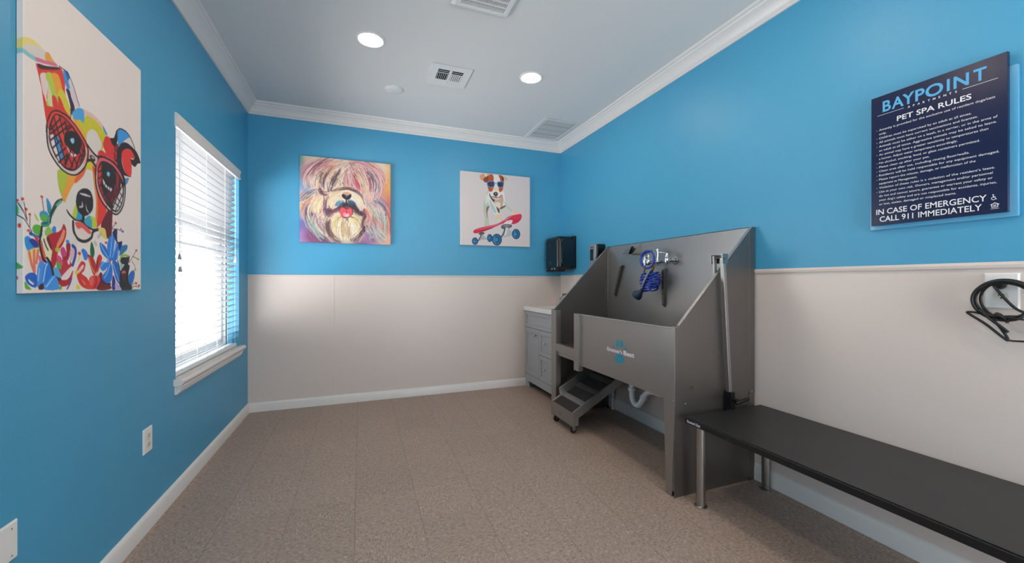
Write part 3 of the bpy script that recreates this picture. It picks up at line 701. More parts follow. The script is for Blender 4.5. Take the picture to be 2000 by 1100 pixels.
ART_SHEEPDOG = '''
G 2f9a98 162 1 21,30
G 2f9a98 93 1 12,50
G 2f9a98 102 0.9 29,114
G 4aa890 102 0.9 21,191
G efdcc0 112 0.9 114,20
G f0b878 214 1 691,67
G f6e8d8 87 0.9 711,65
G f0ae68 196 1 739,254
G e0603c 197 1 788,503
G e05a50 146 1 749,626
G e8b8a0 107 0.9 768,767
G 88a8d8 93 0.9 29,284
G e0b8a8 102 0.9 38,415
G a8c0d0 76 0.9 29,548
G 7a78c0 128 1 21,680
G c0a0d8 94 0.9 38,765
G 8a4a78 131 0.9 148,732
G 6a4a70 134 0.9 279,726
G 6a4a78 121 0.9 523,736
G a878a8 114 0.9 616,713
G d88aa0 112 0.9 97,145
G e8c8b0 197 0.9 253,111
G e0a0a8 159 0.9 523,124
G caa8b8 153 0.9 644,412
H 5a3440,6a3a48,3a2438,8a5060,7a4858 9 0.75 30 45 431,25 359,100 323,182 323,269
H 5a3440,6a3a48,3a2438,8a5060,7a4858 9 0.75 24 36 449,23 468,109 449,209 458,267
H f2e2c4,f0dcc0,f6ecd8,e8c4a8,e8b0a0,c890a0,8a6a80,f0d890,d0a8a0 10 0.75 90 67.5 413,17 270,42 148,121 88,213 97,288
H f2e2c4,f0dcc0,f6ecd8,e8c4a8,e8b0a0,c890a0,8a6a80,f0d890,d0a8a0 10 0.75 90 67.5 422,26 306,77 218,162 174,253 183,319
H f2e2c4,f0dcc0,f6ecd8,e8c4a8,e8b0a0,c890a0,8a6a80,f0d890,d0a8a0 9 0.75 70 49.5 422,35 350,111 288,194 235,276 218,345
H e8a8a8,f0ccc0,d88898,f4dcd0,c87888,ecc0b4,b07a90,f8ead8,b85a60 9 0.75 50 54 288,11 174,52 97,126 54,206 71,280
H 8a6a8a,6a5a78,4f4558,b8a0b0,d8c8c8,8a9ab0,e8dccc,e8d8c0 7 0.75 28 45 253,178 226,248 235,324
H 5a3440,6a3a48,3a2438,8a5060,7a4858 7 0.75 18 23.4 157,292 191,337 253,342
H f0b070,e89060,f4d0a0,d87850,f0c8b0 7 0.75 26 63 323,65 235,142 174,233
H f2e2c4,f0dcc0,f6ecd8,e8c4a8,e8b0a0,c890a0,8a6a80,f0d890,d0a8a0 9 0.75 60 40.5 413,36 377,138 368,216 404,272
H e8a8a8,f0ccc0,d88898,f4dcd0,c87888,ecc0b4,b07a90,f8ead8,b85a60 9 0.75 50 40.5 422,55 413,134 422,212 431,270
H f2e2c4,f0dcc0,f6ecd8,e8c4a8,e8b0a0,c890a0,8a6a80,f0d890,d0a8a0 9 0.75 40 36 431,34 458,120 468,198 504,254
F b03a48 0 1 468,99 495,146 541,251 550,319 532,340 495,245 463,159
F 3a2028 0 1 518,208 546,215 546,250 527,252
F d8607a 0 1 468,158 504,224 537,320 532,335 486,265
H e8a8a8,f0ccc0,d88898,f4dcd0,c87888,ecc0b4,b07a90,f8ead8,b85a60 10 0.75 120 63 468,21 560,80 616,165 625,273 597,375
H f2e2c4,f0dcc0,f6ecd8,e8c4a8,e8b0a0,c890a0,8a6a80,f0d890,d0a8a0 10 0.75 60 45 458,32 523,114 569,208 588,316 588,396
H e8a8a8,f0ccc0,d88898,f4dcd0,c87888,ecc0b4,b07a90,f8ead8,b85a60 9 0.75 60 54 486,19 616,55 691,138 691,258 644,372
H 8a6a8a,6a5a78,4f4558,b8a0b0,d8c8c8,8a9ab0,e8dccc,e8d8c0 8 0.75 40 27 569,50 644,132 672,229 635,352
H e8a8a8,f0ccc0,d88898,f4dcd0,c87888,ecc0b4,b07a90,f8ead8,b85a60 9 0.75 40 54 578,19 691,97 730,184 720,266
H 8a6a8a,6a5a78,4f4558,b8a0b0,d8c8c8,8a9ab0,e8dccc,e8d8c0 8 0.75 60 54 148,322 88,355 29,416 12,455
H f2e2c4,f0dcc0,f6ecd8,e8c4a8,e8b0a0,c890a0,8a6a80,f0d890,d0a8a0 9 0.75 60 40.5 157,340 131,409 54,452 21,511
H f0b070,e89060,f4d0a0,d87850,f0c8b0 9 0.75 50 54 131,390 80,450 46,528 54,603
H 8a6a8a,6a5a78,4f4558,b8a0b0,d8c8c8,8a9ab0,e8dccc,e8d8c0 8 0.75 70 49.5 114,438 80,526 105,629 183,721
H 5a3440,6a3a48,3a2438,8a5060,7a4858 8 0.75 40 36 105,468 97,573 148,684 200,758
H f2e2c4,f0dcc0,f6ecd8,e8c4a8,e8b0a0,c890a0,8a6a80,f0d890,d0a8a0 11 0.75 70 36 209,365 157,435 140,503 166,578
H e8d890,f2e6c8,f0d0a0,f6eed8 9 0.75 40 31.5 191,385 157,464 148,531
H e8a8a8,f0ccc0,d88898,f4dcd0,c87888,ecc0b4,b07a90,f8ead8,b85a60 8 0.75 30 18 222,402 200,480 183,539
F 3a6a9a 0 0.9 213,460 235,420 244,478 235,536 216,518
H 3a7ab0,6aa0c8,2a4a70 7 0.75 18 14.4 231,402 226,479 235,536
H 5a3440,6a3a48,3a2438,8a5060,7a4858 8 0.75 50 31.5 244,362 244,458 253,535 288,562
H 8a6a8a,6a5a78,4f4558,b8a0b0,d8c8c8,8a9ab0,e8dccc,e8d8c0 8 0.75 50 54 174,539 148,617 218,710 297,774
H 8ab0b0,b0c8b8,7a98a0,c8ccc0,e0d0c0,a898a8,8ab4a0,e8dccc 7 0.75 40 45 80,545 97,629 148,713 200,768
H f2e2c4,f0dcc0,f6ecd8,e8c4a8,e8b0a0,c890a0,8a6a80,f0d890,d0a8a0 7 0.75 30 54 148,560 166,645 235,728
H 5a3440,6a3a48,3a2438,8a5060,7a4858 8 0.75 40 45 235,613 261,698 323,763
G f0e4cc 81 1 323,375
G f2e6d0 92 1 468,365
G f0dcb8 73 0.9 395,321
H f2e2c4,f0dcc0,f6ecd8,e8c8a0,d8b890 9 0.75 110 36 377,303 323,337 270,399 261,476
H f2e2c4,f0dcc0,f6ecd8,e8c8a0,f0e8d8 9 0.75 110 40.5 422,300 486,324 532,380 550,468
H f6ecd8,f0e0c0,e8d0b0 8 0.75 50 27 395,292 377,313 359,353
H 5a3a44,6a4650 6 0.75 24 14.4 270,321 341,287 413,279 486,295 541,340 569,417
H 3a6a90,5a90b0,88b8c8 8 0.75 50 19.8 377,401 332,423 314,454
H 3a6a90,4a7aa8,2a3a58 8 0.75 50 21.6 413,398 458,415 486,462
H 5a3440,6a3a48,3a2438,8a5060,7a4858 9 0.75 50 19.8 386,420 350,461 270,514 244,506
H 3a2430,2a1a24,5a3a40 9 0.75 50 21.6 413,428 468,463 513,509 560,497
F d8a088 0 1 363,324 395,310 440,320 442,347 413,330 377,334
F 2a2030 0 1 359,339 377,331 404,345 436,328 442,352 422,378 395,382 366,363
F 8a6a78 0 1 390,336 411,335 406,355 395,356
E 1a141e 0 1 375,344 9,9
E 1a141e 0 1 422,345 9,9
S 2a2030 12 1 399,382 398,438
G 2a2030 33 0.8 395,439
F 8a3040 0 1 337,486 359,456 449,464 454,513 413,545 363,543
F ee5a6a 0 1 343,491 363,460 395,476 436,465 449,504 427,539 377,547 350,529
F f49aa0 0 1 377,508 422,515 413,540 381,542
G f8d8d8 18 0.9 404,532
S b82a40 7 1 398,477 399,516
G e8d8b8 156 1 395,663
G f0e4c8 128 0.9 395,624
H f2e2c4,f0dcc0,f6ecd8,d8c098,e8d080,b89878 9 0.75 150 54 377,547 306,590 261,669 306,754
H f2e2c4,f0dcc0,f6ecd8,d8c098,f0d880,a88868 9 0.75 150 54 413,545 486,570 523,647 468,748
H f2e2c4,f0dcc0,f6ecd8,e8d080,c0a080 9 0.75 110 54 395,546 386,624 386,703 395,770
H 7a5a60,5a3a48 7 0.75 36 22.5 253,573 235,651 279,746 359,786
H 7a5a60,5a3a48 7 0.75 36 22.5 541,538 560,636 504,727 431,784
H e8c850,f0d870 7 0.75 12 27 341,559 337,598
E 5a90a8 0 1 404,570 10,10
H 5a3440,6a3a48,3a2438,8a5060,7a4858 9 0.75 50 36 569,457 578,535 560,616 569,675
H e8a8a8,f0ccc0,d88898,f4dcd0,c87888,ecc0b4,b07a90,f8ead8,b85a60,f0b070,e89060,f4d0a0,d87850,f0c8b0 9 0.75 60 31.5 588,455 616,533 597,604 625,642
H f2e2c4,f0dcc0,f6ecd8,e8c4a8,e8b0a0,c890a0,8a6a80,f0d890,d0a8a0 8 0.75 40 36 597,415 635,472 644,542
H 8ab0b0,b0c8b8,7a98a0,c8ccc0,e0d0c0,a898a8,8ab4a0,e8dccc 8 0.75 80 63 654,401 711,488 739,587 730,708
H 8a6a8a,6a5a78,4f4558,b8a0b0,d8c8c8,8a9ab0,e8dccc,e8d8c0 8 0.75 60 54 654,371 739,446 768,545
H 8ab0b0,b0c8b8,7a98a0,c8ccc0,e0d0c0,a898a8,8ab4a0,e8dccc 8 0.75 60 54 625,573 654,661 720,738 759,757
H 8a6a8a,6a5a78,4f4558,b8a0b0,d8c8c8,8a9ab0,e8dccc,e8d8c0 8 0.75 40 54 588,634 625,712 644,771
H e8a8a8,f0ccc0,d88898,f4dcd0,c87888,ecc0b4,b07a90,f8ead8,b85a60 7 0.75 30 36 654,411 691,449 720,527
H f8eed8,f4e4c8,f0d8c8 7 0.7 26 72 422,26 279,60 166,148 105,240 114,296
H f8eed8,f4e4c8,f0d0c0 7 0.7 24 45 431,34 341,122 270,215 235,305
H f8e8d8,f6d0c4,f0b8b8 7 0.7 26 54 458,32 560,100 606,205 597,355
H f8eed8,f4e4c8 7 0.7 12 36 148,350 97,430 80,526 114,619
H 4a3440,5a3a48,3a2a3c 6 0.75 20 54 270,80 200,174 183,281
H 4a3440,5a3a48 7 0.75 20 27 359,100 297,203 253,323
H 6a3a48,7a4a58 6 0.75 18 36 560,61 625,174 635,293
H 6a3a50,8a5a6a 6 0.75 24 54 261,23 148,93 80,194
H e89a90,d87888 6 0.6 24 54 341,24 218,86 123,181
H f8eed8,fbf2e0,f4e0b8 7 0.75 34 49.5 395,585 341,636 323,705 359,772
H f8eed8,fbf2e0,f4e0b8 7 0.75 34 49.5 404,584 449,631 468,699 422,769
H b89060,a87850,8a6050 6 0.6 30 72 395,565 386,663 395,770
F 7a2838 0 1 334,483 359,453 399,468 449,456 457,513 418,552 363,550
F ee5a6a 0 1 341,486 363,458 398,475 438,461 451,503 427,542 377,551 348,531
F f49aa0 0 1 373,510 424,515 417,543 379,545
G f8dcd8 16 0.8 404,532
S b82a40 6 1 399,477 401,516
S 8a6a60 5 1 350,537 377,559 422,550 451,519
'''
ART_SKATE = '''
F b9c2b0 0 1 316,184 281,244 259,322 253,399 266,464 269,531 261,569 316,562 311,500 296,434 311,376 341,336 361,257
F 8a6a5a 0 1 286,377 321,356 299,424 306,491 291,453
F d8dccc 0 1 306,214 321,203 306,300 281,340 276,264
F c8a890 0 1 361,257 442,251 494,209 499,305 483,350 442,382 412,369 361,325
F e6d8c8 0 1 382,314 442,309 442,367 412,369
F 5a3a34 0 1 321,222 351,220 382,285 361,305 331,279
F dfe2da 0 1 311,213 331,260 382,333 432,416 458,463 442,493 392,496 382,448 336,374 306,300
F a8c0c0 0 0.8 321,280 361,334 402,408 382,429 336,365
F e6c8a8 0 1 387,448 442,435 461,465 440,495 392,496
F 6a4a44 0 1 402,355 437,387 432,426 412,398
F c8d8c8 0 1 412,494 442,493 437,532 417,533
F e2e4e0 0 1 463,163 494,209 504,286 545,361 598,386 661,402 666,421 608,435 566,408 514,343 473,346 483,277
F b8c8b0 0 0.9 494,286 535,342 587,387 577,412 525,357 499,325
F 7a5a50 0 1 442,367 499,334 504,349 453,381
F e8c8a8 0 1 577,402 619,387 677,406 671,423 608,435
F e8e0d8 0 1 361,18 422,12 473,46 483,113 473,181 463,240 422,277 371,276 336,240 316,184 296,129 306,52
F b4501e 0 1 306,23 351,9 371,46 361,114 371,151 351,191 321,194 301,147 293,91
F b4501e 0 1 427,11 463,13 489,44 483,113 471,172 442,193 427,156 448,96 442,49
F c86a2a 0 1 341,144 371,142 356,186
F d89a70 0 1 212,51 227,23 271,9 321,10 306,37 281,49 271,79 232,82
F 8a3a1c 0 1 251,71 281,44 311,32 301,90 271,102
E d8d4cc 0 1 283,23 16,16
F d8c8b4 0 1 463,8 504,14 530,46 514,69 489,44
F 6a2a1c 0 1 458,13 483,30 489,59 473,65
F a8b8a8 0 0.8 483,16 525,36 520,66 499,43
F 4a7ac0 0 1 293,96 331,83 376,82 382,112 373,143 326,153 299,138
F 4a7ac0 0 1 412,85 453,77 483,79 486,113 473,138 432,144 412,128
S 6a9ad0 10 1 376,107 412,104
F 1c2030 0 1 305,104 336,93 367,94 371,118 363,136 329,143 309,130
F 1c2030 0 1 422,94 453,86 475,89 477,113 465,132 437,134 422,123
F 6a4a34 0 0.8 321,112 351,105 359,121 331,126
F 6a4a34 0 0.8 437,102 468,99 461,117
G f0c8a0 24 0.9 397,163
F 1a1a20 0 1 366,214 387,196 412,201 417,224 402,240 376,237
E 88a0b0 0 1 394,215 9,8
S 2a2024 8 1 392,241 394,255 351,249
S 2a2024 7 1 394,255 432,247 463,226
F d87888 0 1 417,248 463,235 448,256 422,263
F d8c8c0 0 1 366,262 442,261 422,280 382,280
F d0183c 0 1 142,636 158,617 212,595 311,569 402,545 483,500 545,453 608,435 682,419 698,444 687,479 650,516 598,535 525,532 463,540 361,588 261,631 183,654 148,652
F e85a78 0 0.8 163,619 311,574 412,545 494,500 483,520 382,571 261,607
F f0a8b8 0 0.8 483,505 551,458 587,444 525,488
F a8102c 0 0.8 212,624 361,579 351,594 261,628
F e8305a 0 0.5 587,446 682,430 682,470 608,484
F e8d8d8 0 1 483,539 525,503 587,490 577,529 535,538
S c8b8b8 7 1 520,498 530,509
S c8b8b8 7 1 545,497 556,508
S c8b8b8 7 1 577,495 587,506
F 5a5a5e 0 1 458,560 504,540 577,544 571,573 504,596 461,588
F 8a8a8e 0 1 473,559 525,547 566,554 514,568
F b8b8b8 0 1 494,592 535,575 587,631 608,640 587,661 483,689 453,685
S 26262a 12 1 499,592 483,646 453,685
F d8d8d8 0 1 509,596 530,585 514,654 494,664
F 4a4a4e 0 1 202,656 232,639 266,643 256,663 217,671
F a8a8ac 0 1 227,668 251,667 276,697 301,701 296,715 232,723 192,738
S 26262a 9 1 232,668 217,699 194,738
E 0e3a5c 0 1 161,739 35,40
E 1a6a9c 0 1 159,739 29,32
E 0e4468 0 1 157,740 19,22
E 2a86b8 0 1 155,740 13,14
E 0e3a5c 0 1 326,700 32,43
E 1a6a9c 0 1 324,700 26,35
E 0e4468 0 1 322,700 18,24
E 2a86b8 0 1 320,700 12,15
E 0e3a5c 0 1 407,714 57,64
E 1a6a9c 0 1 405,714 47,52
E 0e4468 0 1 403,714 31,35
E 2a86b8 0 1 401,714 20,23
E 0e3a5c 0 1 631,644 49,57
E 1a6a9c 0 1 629,644 40,47
E 0e4468 0 1 627,644 27,31
E 2a86b8 0 1 625,644 17,20
S 5ab0d8 6 1 382,679 376,727 392,755
S 5ab0d8 5 1 619,605 608,650 619,684
'''
canvas('canvas_painting', ART_TERRIER, .6645, .983, .015, .0021, (-.925, 1.598, 2.1125), (0, 1, 0), (1, 0, 0), 'tall canvas painting of a multicoloured dog in red sunglasses above flowers, on left wall', 'ecdfd7', 1, 1.0)
canvas('canvas_painting', ART_SHEEPDOG, .802, .798, .030, .0035, (-.527, YB-.030, 2.326), (1, 0, 0), (0, -1, 0), 'square canvas painting of a shaggy pastel dog with pink tongue, on the back wall', 'e8c8b0', 2, .78, 2)
canvas('canvas_painting', ART_SKATE, .797, .781, .030, .0030, (.978, YB-.030, 2.333), (1, 0, 0), (0, -1, 0), 'square white canvas painting of a dog in blue goggles riding a red skateboard', 'd6ccca', 3, .95)

# ------------------------------------------------------------------ wall sign
def sign():
    t = thing('wall_sign', (XR, .90, 1.395), 'navy pet spa rules sign on a blue acrylic backing, mounted on the blue right wall', 'sign')
    # backing plate, notched at its upper corners, and the navy face in front of it
    MB().prism(rrect(.679, 1.117, 1.396, 1.935, .006), 'x', XR-.014, XR-.003).build('backing_panel', 'acrylic', t, bevel=.0015)
    for y in (.695, 1.10):
        for z in (1.42, 1.91): MB().cyl((XR-.003, y, z), (XR-.0005, y, z), .008, 12).build('standoff', 'steel', t)
    MB().box(XR-.030, XR-.014, .699, 1.104, 1.414, 1.985).build('face_panel', 'navy', t, bevel=.001)
    Xf = XR-.0304; B = lambda x, y: (Xf, 1.104-x, 1.414+y)
    h = MB(); text_mesh(h, [(c, x, .498, .0475, w, .030, 'l') for c, x, w in (('B', .042, .029), ('A', .074, .041), ('Y', .110, .040), ('P', .1525, .029), ('O', .184, .053), ('I', .2475, .0085), ('N', .2665, .042), ('T', .320, .034))], B)
    h.build('heading_lettering', 'letter_blue', t, smooth=0)
    w = MB(); bar = lambda x0, x1, y0, y1: w.add([B(x0, y0), B(x1, y0), B(x1, y1), B(x0, y1)], [(0, 1, 2, 3)])
    bar(.023, .115, .4855, .4868); bar(.291, .382, .4855, .4868)
    it = [(c, .132+i*.0157, .4805, .0085, None, .02, 'm') for i, c in enumerate('APARTMENTS')]
    it.append(('PET SPA RULES', .092, .4395, .0215, .223, .02, 'l'))
    L = ['* Amenity is provided for the exclusive use of resident dogs/cats', 'only.', '* Children must be supervised by an adult at all times.', '* All animals must have current vaccinations and licenses.', '* Animals must be either on a leash, in a carrier, or in the arms of', 'an adult at all times. Aggressive animals may be asked to leave.', '* An animal may have a greater sensitivity to temperatures than', 'a human. Adjust water temperature accordingly.', '* No alcohol, smoking, food, or glass containers permitted.', '* Please clean up after your pet.', '* Clean area after use, including rinsing floor/walls.', '* Residents will be held responsible for any equipment damaged.', '* Please report the misuse, damage, or malfunction of the', 'equipment to Management.', "* Violation of these rules is a violation of the resident's lease.", '* Use at your own risk. Owners, management and/or personnel', 'do not and cannot assure, guarantee or warrant your safety or', "your dog's safety and are not responsible for accidents, injuries,", 'or lost, stolen, damaged or misplaced items.']
    R_ = [.729, None, None, None, .723, .725, None, None, None, None, None, .719, None, None, None, .735, .735, .725, .830]
    for i, s in enumerate(L):
        y = 1.832-1.414-i*(1.832-1.503)/18
        if s[0] == '*':
            cx, cy = .0215, y+.003; w.add([B(cx+.0013*math.cos(a*PI/4), cy+.0013*math.sin(a*PI/4)) for a in range(8)], [tuple(range(8))]); s = s[2:]
        it.append((s, .029, y, .0090, (1.075-R_[i]) if R_[i] else len(s)*.00540, 0, 'l'))
    it += [('IN CASE OF EMERGENCY', .019, .0475, .0240, .335, .014, 'l'), ('CALL 911 IMMEDIATELY', .031, .0150, .0240, .311, .014, 'l')]
    text_mesh(w, it, B)
    # wheelchair symbol and house symbol
    def poly(P): w.add([B(x, y) for x, y in P], [tuple(range(len(P)))])
    def arc(cx, cy, r0, r1, a0, a1, n=14):
        for i in range(n):
            a, b2 = math.radians(a0+(a1-a0)*i/n), math.radians(a0+(a1-a0)*(i+1)/n); poly([(cx+r0*math.cos(a), cy+r0*math.sin(a)), (cx+r1*math.cos(a), cy+r1*math.sin(a)), (cx+r1*math.cos(b2), cy+r1*math.sin(b2)), (cx+r0*math.cos(b2), cy+r0*math.sin(b2))])
    cx, cy = .371, .0535
    arc(cx, cy, .0043, .0060, 110, 350); arc(cx-.001, cy+.0128, 0, .0021, 0, 360, 10)
    poly([(cx-.0018, cy+.0100), (cx+.0004, cy+.0100), (cx+.0010, cy+.0036), (cx-.0010, cy+.0036)]); poly([(cx, cy+.0074), (cx+.0052, cy+.0066), (cx+.0052, cy+.0052), (cx, cy+.0060)])
    poly([(cx-.0010, cy+.0036), (cx+.0050, cy+.0036), (cx+.0050, cy+.0021), (cx-.0010, cy+.0021)]); poly([(cx+.0036, cy+.0021), (cx+.0050, cy+.0021), (cx+.0082, cy-.0046), (cx+.0066, cy-.0050)])
    hx, hy = .374, .0195
    poly([(hx-.0115, hy+.0115), (hx, hy+.0185), (hx+.0115, hy+.0115), (hx+.0100, hy+.0095), (hx, hy+.0155), (hx-.0100, hy+.0095)])
    for a, c in ((-.0085, -.0062), (.0062, .0085)): poly([(hx+a, hy), (hx+c, hy), (hx+c, hy+.0115), (hx+a, hy+.0115)])
    poly([(hx-.0085, hy), (hx+.0085, hy), (hx+.0085, hy+.0018), (hx-.0085, hy+.0018)])
    for q in (.0045, .0080): poly([(hx-.0040, hy+q), (hx+.0040, hy+q), (hx+.0040, hy+q+.0020), (hx-.0040, hy+q+.0020)])
    bar(hx-.0105, hx+.0105, .0150, .0162)
    w.build('rules_lettering', 'letter_white', t, smooth=0)
sign()

# ------------------------------------------------------------------ ceiling fittings
def downlight(x, y, label):
    t = thing('recessed_light', (x, y, ZC), label, 'ceiling light', 'recessed ceiling lights')
    MB().lathe([(.072, -.001), (.092, -.001), (.092, -.004), (.080, -.009), (.072, -.006)], (x, y, ZC), n=40, ring=True).build('trim_ring', 'white_plastic', t)
    MB().lathe([(.0, -.0042), (.072, -.0042), (.072, -.0052), (.0, -.0052)], (x, y, ZC), n=40).build('diffuser', 'lamp', t, smooth=0)
downlight(.06, 2.775, 'lit round recessed ceiling light nearer the left wall, between it and the slotted air register')
downlight(1.24, 2.85, 'lit round recessed ceiling light on the right, nearer the back corner grille')
downlight(.06, 1.50, 'lit recessed ceiling light left of the exhaust fan, nearer the front of the room')
downlight(1.24, 1.50, 'lit recessed ceiling light above the front of the room, right of the exhaust fan')
downlight(.06, .20, 'added lit recessed ceiling light above the camera, left row near the added door')  # this pair is unseen, added as fill light over the camera end
downlight(1.24, .20, 'added lit recessed ceiling light above the bench end, right row near the added door')
c = MB(); c.lathe([(.0, -.016), (.050, -.016), (.058, -.013), (.068, -.009), (.074, -.004), (.074, -.0005), (.0, -.0005)], (.257, 3.432, ZC), n=40)
tag(c.build('ceiling_cover', 'white_plastic', None, smooth=40), 'small round white cover plate on the ceiling beside the slotted air register', 'ceiling cover')
def register():
    x0, x1, y0, y1 = .485, .788, 2.905, 3.213; t = thing('air_register', ((x0+x1)/2, (y0+y1)/2, ZC), 'white ceiling air register with two banks of curved louvres', 'air vent')
    z0, z1 = ZC-.010, ZC-.001; a, c, e, g = x0+.055, x1-.055, y0+.055, y1-.100; mx = (x0+x1)/2; f = MB(); zf = z0+.003
    f.box(x0, a, y0, y1, z0, zf).box(c, x1, y0, y1, z0, zf).box(a, c, y0, e, z0, zf).box(a, c, g, y1, z0, zf).box(mx-.010, mx+.010, e, g, z0, zf)
    f.box(a, mx-.010, e+.046, e+.052, z0, zf).box(mx+.010, c, e+.046, e+.052, z0, zf).box(x0, x0+.004, y0, y1, zf, z1).box(x1-.004, x1, y0, y1, zf, z1).box(x0+.004, x1-.004, y0, y0+.004, zf, z1).box(x0+.004, x1-.004, y1-.004, y1, zf, z1)
    f.build('frame', 'white_plastic', t, bevel=.0008)
    MB().box(a-.012, c+.012, e-.012, g+.012, ZC-.0052, ZC-.0020).build('duct', 'dark', t, smooth=0)
    l = MB()
    for p, q in ((a, mx-.010), (mx+.010, c)): l.box(p, q, e+.021, e+.025, z0+.0004, z0+.0020)
    for p, q, s in ((a, mx-.010, 0), (mx+.010, c, 1)):
        for i in range(6):
            x = p+(q-p)*(i+.5)/6; w = .0012+.0032*s; l.box(x-w, x+w, e+.052, g, z0+.0004, z0+.0022)
    l.build('louvres', 'white_plastic', t)
    MB().box(mx-.004, mx+.004, g+.02, g+.045, z0-.006, z0).build('damper_lever', 'white_plastic', t, bevel=.001)
register()
def return_grille():
    x0, x1, y0, y1 = 1.672, 2.045, 3.497, 4.045; t = thing('return_air_grille', ((x0+x1)/2, (y0+y1)/2, ZC), 'white perforated return air grille on the ceiling by the back right corner', 'air vent')
    z0, z1 = ZC-.007, ZC-.001; a, c, e, g = x0+.040, x1-.030, y0+.032, y1-.035; f = MB()
    f.box(x0, a, y0, y1, z0, z1).box(c, x1, y0, y1, z0, z1).box(a, c, y0, e, z0, z1).box(a, c, g, y1, z0, z1); f.build('frame', 'white_plastic', t, bevel=.002)
    MB().box(a, c, e, g, ZC-.0022, ZC-.0008).build('filter', 'white_plastic', t, smooth=0)
    l = MB(); n = 46
    for i in range(n):
        x = a+(c-a)*(i+.5)/n; l.box(x-.0013, x+.0013, e, g, z1-.0035, z1-.0025)
    for i in range(70):
        y = e+(g-e)*(i+.5)/70; l.box(a, c, y-.0013, y+.0013, z1-.0035, z1-.0025)
    l.build('mesh_screen', 'white_plastic', t, smooth=0)
    b = MB()
    for k in (1, 2, 3): y = e+(g-e)*k/4; b.box(a, c, y-.003, y+.003, z0+.002, z1-.003)
    b.build('cross_bar', 'grey_plastic', t)
return_grille()
def fan():
    x0, x1, y0, y1 = .478, .824, 1.895, 2.240; t = thing('exhaust_fan', ((x0+x1)/2, (y0+y1)/2, ZC), 'square white exhaust fan grille with slots, on the ceiling at the top edge', 'exhaust fan')
    z0, z1 = ZC-.026, ZC-.001; f = MB(); a, c, e, g = x0+.045, x1-.045, y0+.045, y1-.045
    P = [(x0, y0), (x1, y0), (x1, y1), (x0, y1)]; Q = [(x0+.018, y0+.018), (x1-.018, y0+.018), (x1-.018, y1-.018), (x0+.018, y1-.018)]; Rr = [(a, e), (c, e), (c, g), (a, g)]
    vs = [(*p, z1) for p in P]+[(*p, z1-.010) for p in P]+[(*p, z0) for p in Q]+[(*p, z0) for p in Rr]+[(*p, z1-.004) for p in Rr]
    f.add(vs, [(k*4+i, k*4+(i+1) % 4, k*4+4+(i+1) % 4, k*4+4+i) for k in range(4) for i in range(4)]); f.build('cover', 'white_plastic', t, smooth=20)
    MB().box(a-.002, c+.002, e-.002, g+.002, ZC-.005, ZC-.003).build('housing', 'dark', t, smooth=0)
    l = MB(); n = 30
    for i in range(n+1): x = a+(c-a)*i/n; l.box(x-.0022, x+.0022, e, g, z0+.0005, z0+.0040)
    l.build('slot_bars', 'white_plastic', t, smooth=0)
    b = MB()
    for k in range(1, 6): y = e+(g-e)*k/6; b.box(a, c, y-.004, y+.004, z0+.0002, z0+.0045)
    b.build('cross_bars', 'white_plastic', t, smooth=0)
fan()

# ------------------------------------------------------------------ outlets, plates, power cord
def plate_x(b, x, s, y0, y1, z0, z1, th=.006):
    """bevelled cover plate on an x wall, s = +1 faces +x"""
    v = [(x, y0, z0), (x, y1, z0), (x, y1, z1), (x, y0, z1)]; k = .004
    w = [(x+s*th, y0+k, z0+k), (x+s*th, y1-k, z0+k), (x+s*th, y1-k, z1-k), (x+s*th, y0+k, z1-k)]; u = [(x+s*th*.5, *p[1:]) for p in v]
    b.add(v+u+w, [(0, 1, 2, 3), (8, 9, 10, 11)]+[(i, (i+1) % 4, 4+(i+1) % 4, 4+i) for i in range(4)]+[(4+i, 4+(i+1) % 4, 8+(i+1) % 4, 8+i) for i in range(4)])
def receptacle(t, x, s, y, z, m='almond'):
    P = [(y+.0165*math.cos(a)*1.05, z+max(-.0125, min(.0125, .0175*math.sin(a)))) for a in [2*PI*i/28 for i in range(28)]]
    r = MB().prism(P, 'x', x, x+s*.0022).build('receptacle', m, t, bevel=.0006)
    q = x+s*.0023
    for k in (MB().box(q, q+s*.0003, y-.0075, y-.0050, z-.001, z+.0075), MB().box(q, q+s*.0003, y+.0050, y+.0072, z-.0005, z+.0070), MB().cyl((q, y, z-.0065), (q+s*.0003, y, z-.0065), .0026, 10)): k.build('slot', 'dark', r, smooth=0)
t = thing('wall_outlet', (XL, 2.357, .42), 'white duplex outlet low on the blue left wall, below the window', 'outlet')
b = MB(); plate_x(b, XL, 1, 2.317, 2.398, .362, .478); b.build('cover_plate', 'white_plastic', t, smooth=20)
for z in (.441, .401): receptacle(t, XL+.006, 1, 2.357, z)
MB().lathe([(0, .0012), (.0025, .001), (.003, 0)], (XL+.006, 2.357, .421), 'x', 10).build('screw', 'screw', t)
t = thing('blank_wall_plate', (XL, 1.54, .42), 'blank white cover plate at the left edge of the blue wall, nearest the viewer', 'cover plate')
b = MB(); plate_x(b, XL, 1, 1.48, 1.597, .365, .475); b.build('cover_plate', 'white_plastic', t, smooth=20)
for y in (1.502, 1.573):
    for z in (.460-.003, .383-.003): MB().lathe([(0, .0012), (.0025, .001), (.003, 0)], (XL+.006, y, z), 'x', 10).build('screw', 'screw', t)
t = thing('wall_outlet', (XR, .722, 1.13), 'oversized white outlet plate behind the coiled black cord on the right wall', 'outlet')
b = MB(); plate_x(b, XR, -1, .680, .766, 1.066, 1.196); b.build('cover_plate', 'white_plastic', t, smooth=20)
for z in (1.152, 1.112): receptacle(t, XR-.006, -1, .722, z)
